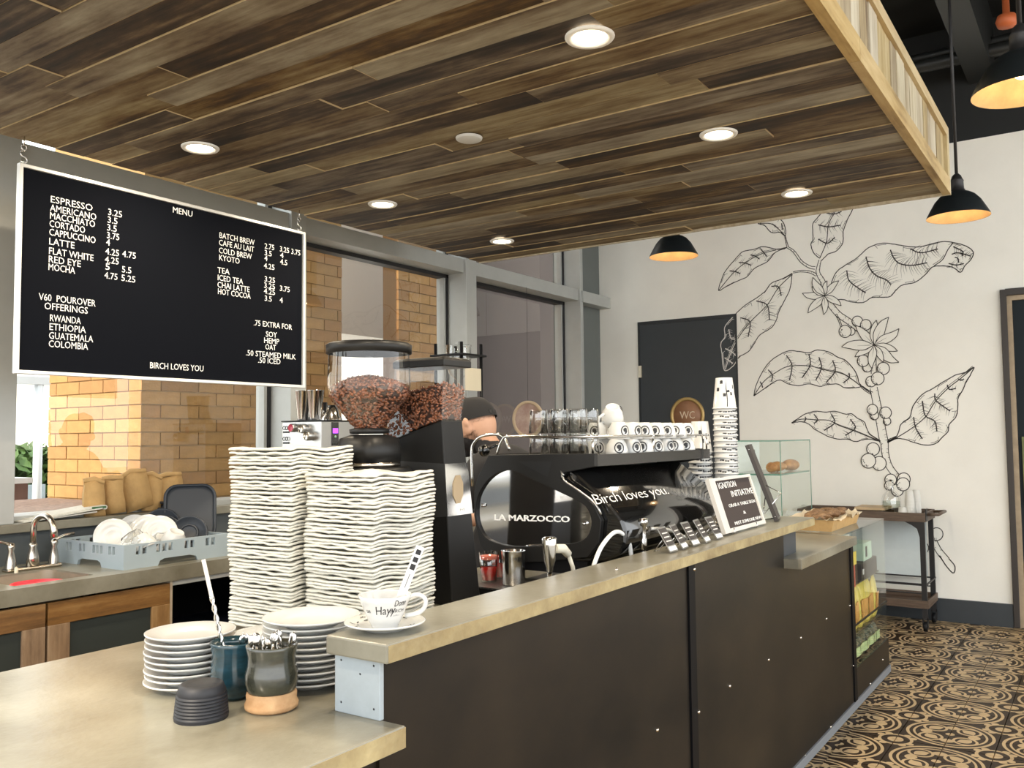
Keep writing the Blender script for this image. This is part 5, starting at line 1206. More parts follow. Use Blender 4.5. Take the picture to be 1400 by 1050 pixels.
# ---- paper cup stacks
def pcup_mesh(R0, R1, h, full):
    mb = MB(); mb.lathe([(.0005, h), (R0, h), (R0+.0005, h-.003), (R1, .006), (R1+.003, .005), (R1+.003, 0), (R1-.002, 0)], 26); return mb
def paper_cup(lab):
    t = thing('paper_cup', lab, 'paper cup'); h = .135
    obj('cup_wall', pcup_mesh(.036, .050, h, 1), porcelain, t)
    return t
def cup_stack(cx, cy, ztop, n, grp, lab, toplab):
    pitch = .0235; h = .135; z = ztop-h; k = 0
    protos = []
    for v in range(3):
        t = paper_cup('x')
        def on_cup(a, zz, r_off=.0006): r_ = .036+(.050-.036)*(h-zz)/h+r_off; return Vector((r_*math.cos(a), r_*math.sin(a), zz))
        for q in range(7 if v == 0 else 5):
            a = (PI+.6 + (q-2.5)*.42 + v*.3) if v else (PI+.6+(q-3)*.36); zz = rnd(.0075, .015) if v else rnd(.012, .11); w_ = rnd(.25, .6); hh = rnd(.004, .007) if v else rnd(.008, .02)
            mb = MB(); 
            if v == 0: w_ = rnd(.15, .35)
            seg = 4; bot = [on_cup(a+w_*i/seg, zz+rnd(-.001, .001)) for i in range(seg+1)]; top = [on_cup(a+w_*i/seg, zz+hh+rnd(-.002, .002)*(v == 0)) for i in range(seg+1)]
            mb.add(bot+top, [(i, i+1, seg+2+i, seg+1+i) for i in range(seg)]); obj('birch_mark', mb, print_b, t, fix=False)
        if v == 0:
            mb = MB(); P_ = [(on_cup(PI+.55+.04*math.sin(i*.9), .008+i*.0155), on_cup(PI+.62+.05*math.sin(i*.7), .008+i*.0155)) for i in range(9)]
            for i in range(8): mb.add([P_[i][0], P_[i][1], P_[i+1][1], P_[i+1][0]], [(0, 1, 2, 3)])
            obj('birch_mark', mb, print_b, t, fix=False)
        protos.append(t)
    used = set()
    while z > LZ-.002 and k < n:
        v = 0 if k == 0 else 1+k % 2
        o = protos[v] if v not in used else dup(protos[v]); used.add(v)
        place(o, (cx+rnd(-.001, .001), cy+rnd(-.001, .001), z), (0, 0, rnd(-.5, .5) if k else 0), toplab if k == 0 else lab, grp); z -= pitch; k += 1
    return z+pitch
p = on(992, 600, 'x', 3.70); q = on(992, 515, 'y', p.y); ztc = q.z
nst = int((ztc-.135-LZ)/.0235)
ztc = LZ+.001+.135+nst*.0235
cup_stack(3.70, p.y, ztc, nst+1, 'paper cups, tall stack', 'white birch patterned paper cup in the tall stack by the machine', 'topmost birch patterned paper cup of the tall stack')
p2 = on(957, 600, 'x', 3.66); zt2 = on(957, 571, 'x', 3.66).z; nst = int((zt2-.135-LZ)/.0235); zt2 = LZ+.001+.135+nst*.0235
cup_stack(3.66, p2.y, zt2, nst+1, 'paper cups, short stack', 'white birch patterned paper cup in the shorter stack touching the machine end', 'topmost birch patterned cup of the shorter stack')

# ---- letter board on the ledge, facing the customers
SX_0, SX_1 = on(990, 735, 'y', 1.195).x, on(1045, 716, 'y', 1.195).x
tl = on(966, 655, 'x', SX_0)
sg_ = thing('letter_board', 'small black letter board in pale frame on an easel on the bar ledge', 'sign', (SX_0, 1.195, BZ+.004))
Ub = Vector((0, tl.y-1.195, tl.z-(BZ+.008))); SH = Ub.length; Ub.normalize(); Xb = Vector((1, 0, 0)); Nb = Xb.cross(Ub)
def sb(u, v, d): return Vector((SX_0, 1.195, BZ+.006))+Xb*u+Ub*v+Nb*d
SWd = SX_1-SX_0; fwd = .022
def sbox(u0, u1, v0, v1, d0, d1): return MB().add([sb(u, v, d) for d in (d0, d1) for u, v in ((u0, v0), (u1, v0), (u1, v1), (u0, v1))], [(3,2,1,0),(4,5,6,7),(0,1,5,4),(1,2,6,5),(2,3,7,6),(3,0,4,7)])
pfm = mat('pale_pine_frame', (.66, .63, .58), .55, var=.08)
obj('felt', sbox(fwd*.5, SWd-fwd*.5, fwd*.5, SH-fwd*.5, -.006, .002), mat('sign_felt', (.045, .032, .028), .85), sg_)
for nm, u0, u1, v0, v1 in (('frame_rail', 0, SWd, 0, fwd*.7), ('frame_rail', 0, SWd, SH-fwd*.5, SH), ('frame_stile', 0, fwd*2.6, fwd*.7, SH-fwd*.5), ('frame_stile', SWd-fwd*.8, SWd, fwd*.7, SH-fwd*.5)):
    obj(nm, sbox(u0, u1, v0, v1, -.008, .008), pfm, sg_)
for s, u0, u1, v, h in (('IGNITION', .19, .60, .80, .115), ('INITIATIVE', .42, .96, .62, .115), ('GRAB A TABLE SIGN', .28, .93, .44, .06), ('&', .56, .62, .27, .06), ('MEET SOMEONE NEW', .29, .96, .11, .06)):
    p_, q_ = sb(SWd*u0+.0, SH*v, .0025), sb(SWd*u1, SH*v, .0025)
    text('lettering', s, p_, q_, SH*h, print_w, sg_, up=Ub, ext=.001)
for u in (.15, .7): obj('easel_wire', MB().tube([sb(SWd*u, .10, -.010), Vector((SX_0+SWd*u, 1.262, BZ+.003)), Vector((SX_0+SWd*u, 1.18, BZ+.003)), sb(SWd*u, -.002, .016), sb(SWd*u, .014, .018)], .0022, 6), chrome, sg_)
# ---- table cards
card_d = mat('card_dark', (.05, .042, .038), .5); card_p = mat('card_pale', (.66, .64, .60), .5)
def card():
    t = thing('table_sign', 'x', 'card'); L = .06; c_, s_ = math.cos(.55), math.sin(.55)
    f = lambda u, v, d: Vector((u, v*s_-d*c_, .004+v*c_+d*s_))
    obj('plate', MB().prism([(-.03, 0), (.03, 0), (.03, .088), (-.03, .088)], f, -.0012, .0012), brushed, t)
    obj('print_field', MB().prism([(-.027, .022), (.027, .022), (.027, .082), (-.027, .082)], f, .0012, .0018), card_d, t)
    obj('white_band', MB().prism([(-.027, .004), (.027, .004), (.027, .018), (-.027, .018)], f, .0012, .0018), print_w, t)
    obj('wire_foot', MB().tube([f(-.02, .05, -.0015), Vector((-.02, .062, .002)), Vector((.02, .062, .002)), f(.02, .05, -.0015)], .0015, 6), chrome, t)
    for q in range(3): obj('printed_line', MB().prism([(-.02, .035+.014*q), (.02, .035+.014*q), (.02, .039+.014*q), (-.02, .039+.014*q)], f, .0018, .0021), card_p, t)
    return t
cd = card(); sp__ = []
for k, (px, py) in enumerate(((922, 757), (938, 753), (953, 748), (969, 743), (985, 738))):
    p = on(px, py, 'y', 1.168); sp__.append(((p.x, 1.168, BZ+.0005), (0, 0, .12*(k % 2)), ('slim table sign on the ledge, nearest the chrome tap', 'second table sign from the chrome tap', 'middle one of the five leaning table signs', 'fourth table sign from the chrome tap', 'table sign closest to the letter board')[k]))
copies(cd, sp__, None, 'table signs on the bar ledge')
# ---- dark board seen edge on
b0_ = Vector((on(1064, 714, 'z', BZ+.002).x-.1, 1.19, BZ+.002)); b0_ = on(1062, 714, 'y', 1.19); b0_.z = BZ+.003
vd_ = Vector((math.cos(math.radians(14)), math.sin(math.radians(14)), 0)); sd = Vector((-vd_.y, vd_.x, 0)); up_ = (Vector((0, 0, .325))+sd*.115); n_ = vd_.cross(up_).normalized()*.007
t = thing('tilted_board', 'dark board leaning on a wire easel at the ledge end, seen edge on', 'board', b0_)
def tb_(u, v, d): return b0_+vd_*u+up_*v+n_*d
def tbox(u0, u1, v0, v1, d0, d1): return MB().add([tb_(u, v, d) for d in (d0, d1) for u, v in ((u0, v0), (u1, v0), (u1, v1), (u0, v1))], [(3,2,1,0),(4,5,6,7),(0,1,5,4),(1,2,6,5),(2,3,7,6),(3,0,4,7)])
obj('panel', tbox(0, .16, 0, 1, -1, 1), mat('board_umber', (.040, .032, .028), .5), t)
obj('edge_trim', tbox(-.002, .162, 0, 1, -1.35, -1), gasket, t)
for v in (.06, .94): obj('pin', MB().sphere(tb_(-.001, v, 0), .003, 6), chrome, t)
obj('easel_wire', MB().tube([tb_(.05, .45, 1.2), tb_(.05, .30, 8), Vector((b0_.x-.02, 1.262, BZ+.004)), tb_(.05, .02, 1.4)], .0025, 6).tube([tb_(.09, .45, 1.2), Vector((b0_.x+.03, 1.262, BZ+.004)), tb_(.09, .02, 1.4)], .0025, 6), chrome, t, kind='stuff')

# ---- pastry case
PX0, PX1, PY0, PY1, PZ1 = 5.07, 5.68, 1.57, 1.90, 1.405
pc_ = thing('pastry_case', 'small glass pastry case on the counter before the mural', 'display case', (PX0, PY0, LZ))
obj('case_base', MB().box(PX0, PX1, PY0, PY1, LZ, LZ+.03), mat('case_white', (.72, .74, .70), .4), pc_)
obj('case_back', MB().box(PX0+.004, PX1-.004, PY1-.006, PY1, LZ+.03, PZ1-.006), mat('case_back_white', (.80, .82, .80), .35), pc_)
for nm, a in (('glass_pane', (PX0, PX1, PY0, PY0+.004, LZ+.03, PZ1-.006)), ('glass_pane', (PX0, PX0+.004, PY0+.005, PY1-.007, LZ+.03, PZ1-.006)), ('glass_pane', (PX1-.004, PX1, PY0+.005, PY1-.007, LZ+.03, PZ1-.006)), ('glass_pane', (PX0, PX1, PY0, PY1, PZ1-.005, PZ1)), ('shelf', (PX0+.006, PX1-.006, PY0+.008, PY1-.008, 1.205, 1.211))):
    obj(nm, MB().box(*a), green_glass, pc_)
ge = mat('glass_edge_green', (.10, .22, .17), .2)
obj('glass_edge', MB().box(PX0-.001, PX0+.003, PY0-.001, PY0+.003, LZ+.03, PZ1), ge, pc_); obj('glass_edge', MB().box(PX1-.003, PX1+.001, PY0-.001, PY0+.003, LZ+.03, PZ1), ge, pc_)
obj('glass_edge', MB().box(PX0, PX1, PY0-.001, PY0+.002, PZ1-.006, PZ1+.001), ge, pc_); obj('glass_edge', MB().box(PX0-.001, PX0+.002, PY0, PY1, PZ1-.006, PZ1+.001), ge, pc_)
obj('shelf_edge', MB().box(PX0+.005, PX1-.006, PY0+.0055, PY0+.0085, 1.203, 1.212), ge, pc_)
obj('shelf_edge', MB().box(PX0+.005, PX0+.0085, PY0+.01, PY1-.01, 1.203, 1.212), ge, pc_)
bread = mat('baked_crust', (.55, .28, .09), .55, scale=20, col2=(.26, .10, .03), bump=.2)
def croissant(lab):
    mb = MB(); pts = []; rs = []
    for k in range(15):
        a = PI*(.12+.76*k/14); pts.append((.062*math.cos(a), .045*math.sin(a)-.03, .028)); rs.append((.008+.022*math.sin(PI*k/14)**.7)*(1.08 if k % 2 else .94))
    mb.tube(pts, rs, 12); return solo('croissant', mb, bread, (0, 0, 0), lab, 'pastry')
cr_ = croissant('x')
copies(cr_, [((5.23, 1.66, 1.215), (0, 0, .4), 'croissant on the upper shelf of the pastry case, left one'), ((5.40, 1.68, 1.215), (0, 0, -.3), 'croissant in the middle of the pastry case shelf')], None, 'pastries in the glass case')
solo('loaf', MB().sphere((0, 0, .035), 1, 14, sc=(.085, .05, .036)), bread, (0, 0, 0), 'round brown loaf on the pastry case shelf, right hand end', 'pastry').location = (5.56, 1.66, 1.2125)
solo('price_card', MB().box(-.03, .03, -.001, .001, 0, .05), mat('card_grey', (.30, .31, .30), .6), (0, 0, 0), 'small grey price card above the croissants in the glass case', 'card').location = (5.22, 1.78, 1.30)
solo('pastry_plate', MB().box(PX0+.05, PX1-.05, PY0+.03, PY1-.05, 0, .004), porcelain, (PX0+.3, PY0+.15, 0), 'flat white serving tray on the floor of the pastry case', 'tray').location = (PX0+.3, PY0+.15, LZ+.031)

# ---- kraft basket of cookies on the glass top
kb = thing('paper_tray', 'kraft paper tray lined with crumpled parchment on the glass display top', 'tray', (5.12, 1.33, LZ+.001))
bx0, bx1, by0, by1 = 4.86, 5.42, 1.245, 1.47
def ring4(e, z, w=0): return [Vector((bx0-e, by0-e, z)), Vector((bx1+e, by0-e, z+w)), Vector((bx1+e, by1+e, z)), Vector((bx0-e, by1+e, z+w))]
obj('tray_wall', MB().loft([ring4(0, LZ+.0015), ring4(.018, LZ+.062)], smooth=False, caps=False).add(ring4(0, LZ+.0015), [(0, 1, 2, 3)]), kraft, kb, solid=.0015)
parch = mat('parchment', (.78, .66, .47), .75, var=.08, bump=.3, scale=18)
mb = MB(); n = 30; per = []
for k in range(4*n//2):
    t_ = k/(4*n//2)*4; s_ = int(t_); u = t_-s_; c4 = ring4(.014, 0); a, b = c4[s_], c4[(s_+1) % 4]; per.append(a*(1-u)+b*u)
ctr = sum(per, Vector())/len(per)
r1_ = [p+(ctr-p)*.12+Vector((0, 0, LZ+.030)) for p in per]; r2_ = [p+Vector((0, 0, LZ+.066+rnd(-.004, .006))) for p in per]; r3_ = [p-(ctr-p).normalized()*rnd(.012, .034)+Vector((0, 0, LZ+.066+rnd(-.022, .018))) for p in per]
mb.loft([[p+(ctr-p)*.95+Vector((0, 0, LZ+.02)) for p in per], r1_, r2_, r3_], caps=False)
obj('parchment_liner', mb, parch, kb)
ck = mat('cookie', (.36, .22, .11), .8, scale=40, col2=(.12, .06, .03), bump=.6, bscale=90)
def cookie():
    mb = MB(); rings = []
    for r_, z in ((.0005, .0), (.036, .001), (.041, .008), (.034, .016), (.018, .021), (.0005, .022)):
        rings.append([Vector((r_*(1+rnd(-.05, .05))*math.cos(2*PI*k/16), r_*(1+rnd(-.05, .05))*math.sin(2*PI*k/16), z+(rnd(-.0015, .0015) if r_ > .01 else 0))) for k in range(16)])
    mb.loft(rings, caps=False); return solo('cookie', mb, ck, (0, 0, 0), 'x', 'cookie')
cks = cookie(); spots = []
wn = ('first', 'second', 'third', 'fourth', 'fifth', 'sixth', 'seventh')
for k in range(14):
    i = k % 7; up2 = k // 7
    spots.append(((4.91+.073*i+(.02 if up2 else 0), 1.355+(.03 if i % 2 else -.03), LZ+.050+.018*up2+.004*(i % 2)), (rnd(-.35, .35), rnd(-.3, .3), rnd(0, 3)), '%s cookie from the ledge side in the kraft paper tray, %s' % (wn[i], 'upper layer' if up2 else 'lower layer')))
copies(cks, spots, None, 'cookies in the paper tray')

# ================================================================== CART BY THE WALL
KX, KY0, KY1 = 7.0, 1.13, 2.05
cw = mat('cart_walnut', (.115, .075, .05), .5, var=.3, scale=10, stretch=(8, 1, 8)); ci = mat('cart_iron', (.035, .033, .033), .45, metal=.5)
kt = thing('serving_cart', 'two tier wooden serving cart with dark iron frame on casters', 'cart', (KX, KY0, 0))
for nm, z0, z1 in (('top_tray', .79, .855), ('bottom_tray', .17, .225)):
    tr = obj(nm, MB().box(KX, KX+.42, KY0, KY1, z0, z0+.012), cw, kt)
    for a in ((KX, KX+.015, KY0, KY1), (KX+.405, KX+.42, KY0, KY1), (KX+.0155, KX+.4045, KY0, KY0+.015), (KX+.0155, KX+.4045, KY1-.015, KY1)): obj('tray_board', MB().box(a[0], a[1], a[2], a[3], z0+.012, z1), cw, tr, bevel=.002)
for x in (KX+.012, KX+.385):
    for y in (KY0+.02, KY1-.04):
        obj('post', MB().box(x-.003, x+.022, y-.01, y+.025, .10, .79), ci, kt)
        c_ = obj('caster', MB().lathe([(.035, -.012), (.037, -.008), (.037, .008), (.035, .012)], 18, (x+.012, y+.008, .0385), Matrix.Rotation(PI/2, 4, 'X'), caps=True), matte_black, kt)
        obj('caster_fork', MB().box(x-.006, x+.03, y-.012, y-.006, .03, .10).box(x-.006, x+.03, y+.021, y+.027, .03, .10).box(x-.006, x+.03, y-.012, y+.027, .088, .10), ci, c_)
    obj('brace', MB().box(x, x+.012, KY0+.03, KY1-.03, .335, .345), ci, kt); obj('brace', MB().box(x, x+.012, KY0+.03, KY1-.03, .27, .278), ci, kt)
for y in (KY0+.005, KY1-.015): obj('brace', MB().box(KX+.02, KX+.40, y, y+.01, .335, .345), ci, kt)
for sg2, y in ((1, KY0+.045), (-1, KY1-.045)):
    pts_ = [(y, .79), (y+sg2*.10, .79), (y+sg2*.05, .765), (y+sg2*.015, .74), (y, .68)]
    obj('gusset', MB().prism(pts_, lambda u, v, d: Vector((d, u, v)), KX+.008, KX+.014), ci, kt)
obj('push_handle', MB().tube([(KX+.05, KY0, .84), (KX+.05, KY0-.08, .845), (KX+.37, KY0-.08, .845), (KX+.37, KY0, .84)], .011, 10), cw, kt)
obj('handle_bracket', MB().box(KX+.0, KX+.07, KY0-.006, KY0, .80, .885), ci, kt)
obj('hanging_panel', MB().box(KX+.395, KX+.40, KY0+.06, KY1-.06, .345, .78), mat('panel_pale', (.62, .68, .68), .5, var=.05), kt)
p = on(1219, 697, 'x', 7.15)
wb = thing('water_bottle', 'clear glass bottle half full of water on the cart', 'bottle', (7.15, p.y, .8025))
bp_ = [(.0005, 0), (.062, 0), (.068, .008), (.068, .14), (.060, .165), (.026, .205), (.021, .23), (.021, .255), (.024, .258), (.024, .27)]
obj('bottle_glass', MB().lathe([(r, .8025+z) for r, z in bp_], 26, (7.15, p.y, 0)), tumbler_g, wb)
obj('water', MB().lathe([(.0005, .806), (.063, .806), (.063, .925), (.0005, .925)], 24, (7.15, p.y, 0)), glassmat('water', (.80, .84, .80), 1.33), wb)
obj('cage_stopper', MB().lathe([(.022, 1.072), (.018, 1.085), (.0005, 1.09)], 14, (7.15, p.y, 0)), chrome, wb)
def minicups(px, x, n, grp, lab, top):
    p = on(px, 700, 'x', x); me = MB().lathe([(.0005, .075), (.026, .075), (.034, .003), (.036, .002), (.036, 0), (.033, 0)], 20)
    o = solo('plastic_cup', me, mat('frosted_cup', (.74, .72, .66), .35), (0, 0, 0), lab, 'plastic cup')
    for k in range(n):
        c_ = o if k == 0 else dup(o); place(c_, (x, p.y, .8025+.011*k), None, top if k == n-1 else lab, grp)
minicups(1244, 7.10, 13, 'plastic cups, left stack', 'frosted cup in the left tall stack on the cart', 'topmost frosted cup of the left tall stack')
minicups(1253, 7.22, 13, 'plastic cups, right stack', 'frosted cup in the right tall stack on the cart', 'topmost frosted cup of the right tall stack')
minicups(1234, 7.06, 2, 'plastic cups, short pile', 'lower one of two frosted cups left of the tall stacks', 'upper one of two frosted cups left of the tall stacks')
p = on(1195, 700, 'x', 7.2); solo('wooden_board', MB().box(7.10, 7.35, p.y-.10, p.y+.12, .856, .876), mat('board_birch', (.58, .42, .24), .6, var=.15), (7.2, p.y, .856), 'light wooden board lying across the left end of the cart', 'board')

# ================================================================== PENDANTS
inner_m = mat('brass_lining', (.50, .34, .17), .5, metal=.1, var=.2, scale=12)
def pendant():
    t = thing('pendant_lamp', 'x', 'lamp')
    obj('shade', MB().lathe([(.163, 0), (.160, .012), (.118, .088), (.090, .120), (.066, .135), (.045, .143)], 40), mat('shade_black', (.016, .020, .022), .4, metal=.3), t)
    obj('shade_lining', MB().lathe([(.1625, .001), (.157, .012), (.115, .086), (.087, .116), (.064, .130), (.0005, .133)], 40), inner_m, t, label='brass coloured inside of the shade')
    obj('socket', MB().lathe([(.046, .142), (.036, .158), (.034, .20), (.036, .203), (.030, .215), (.022, .235), (.012, .245), (.0005, .246)], 24), ci, t)
    obj('bulb', MB().sphere((0, 0, .075), .028, 10), mat('bulb_glow', (1, .85, .6), emit=((1, .72, .38), 5)), t)
    return t
pn = pendant()
for k, (px, py, lab) in enumerate(((1310, 297, 'black pendant lamp with cord, just right of the canopy corner'), (921, 351, 'black pendant lamp half hidden behind the canopy edge'), (1396, 126, 'large near pendant lamp cut by the top right picture corner'), (None, None, 'unseen black pendant lamp added overhead for its light'))):
    o = pn if k == 0 else dup(pn)
    p = Vector((1.6, .15, 2.64)) if px is None else on(px, py, 'z', 2.64)  # without a pixel: extra unseen pendant, added for the light it gives
    if k == 2: p = on(px+2, py, 'z', 2.64)
    place(o, p, None, lab, 'pendant lamps')
    obj('cord', MB().tube([(p.x, p.y, p.z+.246), (p.x, p.y, 4.6)], .0085, 8), ci, o)
    obj('ceiling_cap', MB().lathe([(.05, 4.585), (.05, 4.598)], 16, (p.x, p.y, 0), caps=True), ci, o)
    lamp('POINT', (p.x, p.y, p.z+.03), PENDANT_W, (1, .72, .42), size=.03, name='pendant_bulb', parent=o)

# ================================================================== WC SIGN, ROUND DISC, DRIP TOWER
wc = thing('wc_sign', 'round wooden WC sign with brass ring on the dark door', 'sign', (WX, 3.168, 1.43))
p = on(940, 568, 'x', WX); cy_, cz_ = p.y+.0, on(940, 543, 'x', WX).z-.165
obj('ring', MB().lathe([(.135, 0), (.135, .012), (.150, .018), (.165, .012), (.165, 0)], 44, (WX-.0005, cy_, cz_), MX), mat('ring_brass', (.50, .34, .13), .4, metal=.4), wc)
obj('disc', MB().lathe([(.0005, .006), (.135, .006), (.135, 0)], 40, (WX-.0005, cy_, cz_), MX), mat('disc_copper', (.34, .17, .09), .5, var=.1), wc)
text('lettering', 'WC', (WX-.0075, cy_+.072, cz_-.03), (WX-.0075, cy_-.072, cz_-.03), .068, mat('wc_print', (.72, .58, .42), .5), wc, ext=.001)
rs_ = thing('round_window_disc', 'round beige ringed disc hanging by the window beyond the machine', 'sign', (6.1, 4.0, 1.43))  # ring and disc built as one solid piece hung on a wire
rc = on(722, 573, 'x', 6.10)
obj('ring', MB().lathe([(.128, -.008), (.128, .008), (.138, .012), (.152, .008), (.152, -.008)], 40, (6.10, rc.y, rc.z), MX), mat('ring_beige', (.62, .48, .32), .5), rs_)
obj('disc', MB().lathe([(.0005, 0), (.13, 0)], 36, (6.10, rc.y, rc.z), MX), mat('disc_rose', (.25, .14, .11), .4, var=.5, scale=9, col2=(.55, .42, .36)), rs_)
obj('hanging_wire', MB().tube([(6.10, rc.y, rc.z+.15), (6.10, rc.y, 2.675), (6.10, 3.98, 2.69)], .0015, 5), ci, rs_)
tw0 = on(631, 484, 'y', 3.62); tx, ty = tw0.x, 3.62; s_ = .225; tz = tw0.z
tw = thing('cold_drip_tower', 'tall black framed cold drip coffee tower with glass vessels', 'coffee tower', (tx, ty, BK))
for x in (tx, tx+s_):
    for y in (ty, ty+s_): obj('post', MB().tube([(x, y, BK), (x, y, tz+.085)], .011, 10), matte_black, tw)
for z in (BK+.03, 1.42, tz):
    obj('plate', MB().box(tx-.03, tx+s_+.03, ty-.03, ty+s_+.03, z-.007, z+.007), matte_black, tw, bevel=.004)
mxy = (tx+s_/2, ty+s_/2, 0)
obj('upper_vessel', MB().lathe([(.085, tz+.065), (.088, tz+.055), (.088, tz-.02), (.07, tz-.12), (.015, tz-.17), (.012, tz-.20)], 28, mxy), tumbler_g, tw)
obj('vessel_lid', MB().lathe([(.09, tz+.065), (.09, tz+.075), (.02, tz+.08), (.018, tz+.10), (.0005, tz+.10)], 28, mxy), tumbler_g, tw)
obj('middle_vessel', MB().lathe([(.055, 1.78), (.055, 1.62), (.012, 1.56), (.010, 1.50)], 24, mxy), tumbler_g, tw)
obj('flask', MB().lathe([(.03, 1.30), (.028, 1.22), (.08, 1.08), (.09, 1.0), (.07, BK+.04), (.0005, BK+.038)], 28, mxy), tumbler_g, tw)
cb0 = on(640, 523, 'y', ty+.02)
obj('beige_panel', MB().box(tx+.03, tx+s_-.015, ty-.010, ty-.004, tz-.245, tz-.09), mat('beige_card', (.62, .56, .42), .6), tw)

# ================================================================== BARISTA
pb = thing('person', 'barista in black cap and dark shirt, bent over behind the grinders', 'person', (3.35, 2.30, 0))
hc_ = on(650, 584, 'x', 3.35)         # centre of the skull
HC = Vector((3.35, hc_.y, hc_.z+.01))
skin = mat('skin', (.56, .32, .21), .55, var=.06, scale=12); shirt = mat('dark_shirt', (.018, .017, .018), .85); jeans = mat('dark_jeans', (.02, .023, .032), .85)
hair = mat('dark_hair', (.05, .028, .018), .7, var=.3, scale=80)
def skinbody():
    J = {}; V = []; E = []; Rr = []
    def j(n, p, r, par=None):
        J[n] = len(V); V.append(p); Rr.append(r if isinstance(r, tuple) else (r, r))
        if par: E.append((J[par], J[n]))
    hx, hy, hz = HC; fy_ = 1     # he faces +y, away from the customers
    j('pelvis', (hx, hy-.15, .93), (.15, .11)); j('belly', (hx, hy-.18, 1.06), (.145, .105), 'pelvis'); j('chest', (hx, hy-.19, 1.20), (.155, .11), 'belly'); j('upper', (hx, hy-.165, 1.31), (.13, .085), 'chest')
    j('neck0', (hx, hy-.10, 1.375), .058, 'upper'); j('neck1', (hx, hy-.045, hz-.055), .055, 'neck0'); j('skull', (hx, hy, hz-.01), .06, 'neck1')
    for s, n in ((-1, 'l'), (1, 'r')):
        j('sh'+n, (hx+s*.185, hy-.16, 1.32), .060, 'upper'); j('el'+n, (hx+s*.235, hy-.05, 1.07), .046, 'sh'+n); j('wr'+n, (hx+s*.15, hy+.24, 1.02), .030, 'el'+n); j('ha'+n, (hx+s*.13, hy+.31, 1.01), (.035, .02), 'wr'+n)
        for q in range(4):
            fx_ = hx+s*.13+(q-1.5)*.017; j('f%d'%q+n, (fx_, hy+.365, 1.005), .0095, 'ha'+n); j('g%d'%q+n, (fx_, hy+.395+.006*(q in (1, 2)), .985), .008, 'f%d'%q+n)
        j('t0'+n, (hx+s*.095, hy+.30, 1.0), .011, 'ha'+n); j('t1'+n, (hx+s*.085, hy+.335, .985), .009, 't0'+n)
        j('hip'+n, (hx+s*.09, hy-.10, .88), .095, 'pelvis'); j('kn'+n, (hx+s*.10, hy-.06, .48), .062, 'hip'+n); j('an'+n, (hx+s*.11, hy-.10, .10), .042, 'kn'+n); j('to'+n, (hx+s*.12, hy+.07, .045), (.045, .035), 'an'+n)
    me = bpy.data.meshes.new('body_skeleton'); me.from_pydata(V, E, []); o = bpy.data.objects.new('tmpbody', me); C.objects.link(o)
    md = o.modifiers.new('s', 'SKIN'); md.use_smooth_shade = True
    for i, r in enumerate(Rr): me.skin_vertices[0].data[i].radius = r
    me.skin_vertices[0].data[0].use_root = True
    o.modifiers.new('u', 'SUBSURF').levels = 2
    dg = bpy.context.evaluated_depsgraph_get(); em_ = bpy.data.meshes.new_from_object(o.evaluated_get(dg)); bpy.data.objects.remove(o); return em_
body = skinbody()
TL = Matrix.Rotation(.50, 4, 'X')     # head bent forward (towards +y and down)
TL = Matrix.Rotation(-.42, 4, 'X')
RH = Matrix.Rotation(.02, 4, 'Z') @ TL @ Matrix.Scale(1.08, 4)
def hdp(x, y, z): return HC + (RH @ Vector((x, y, z)))      # +y is the face
mb = MB()
Tm = Matrix.Translation(HC) @ RH
mb.sphere((0, 0, 0), 1, 14); 
mb = MB(); prof_n = 16; vs = []
for i in range(prof_n+1):
    ph = PI*i/prof_n; ring = []
    for k in range(24):
        th = 2*PI*k/24; x, y, z = math.sin(ph)*math.cos(th), math.sin(ph)*math.sin(th), -math.cos(ph)
        X = x*.077; Y = y*.098; Z = z*.118
        if z < 0: X *= 1-.30*z*z*(1 if y > 0 else .5); Y = Y*(1-.15*z*z)+(.012 if y > 0 else -.0)*(-z)
        if y > .75 and abs(x) < .35: Y += .004
        ring.append(Vector((X, Y, Z)))
    vs.append(ring)
mb.loft([[Tm @ p for p in r] for r in vs], caps=False)
def ell(c, sc, mb=mb): mb.sphere((0, 0, 0), 1, 8, M=Tm @ Matrix.Translation(Vector(c)) @ Matrix.Diagonal((*sc, 1)))
ell((0, .104, -.018), (.011, .018, .024)); ell((0, .100, -.055), (.022, .010, .008)); ell((0, .088, -.085), (.026, .020, .018))
for s in (-1, 1): ell((s*.032, .088, .020), (.018, .010, .008)); ell((s*.084, -.008, -.014), (.016, .024, .036)); ell((s*.096, -.022, .002), (.012, .014, .022))
hm = mb.mesh('head'); fixn(hm)
bmm = bmesh.new(); bmm.from_mesh(body); bmm.from_mesh(hm); mall = bpy.data.meshes.new('body'); bmm.to_mesh(mall); bmm.free()
tmp = bpy.data.objects.new('tmpb', mall); C.objects.link(tmp); rm = tmp.modifiers.new('r', 'REMESH'); rm.mode = 'VOXEL'; rm.voxel_size = .0065; rm.use_smooth_shade = True
sm_ = tmp.modifiers.new('sm', 'SMOOTH'); sm_.iterations = 2; sm_.factor = .5
dg = bpy.context.evaluated_depsgraph_get(); fin = bpy.data.meshes.new_from_object(tmp.evaluated_get(dg)); bpy.data.objects.remove(tmp); fin.name = 'body'
for m_ in (skin, jeans): fin.materials.append(m_)
for p in fin.polygons: p.material_index = 1 if p.center.z < .93 and not (p.center.y > HC.y+.13 and p.center.z > .7) else 0; p.use_smooth = True
for v in fin.vertices: v.co -= pb.location
bo_ = bpy.data.objects.new('body', fin); C.objects.link(bo_); bo_.parent = pb
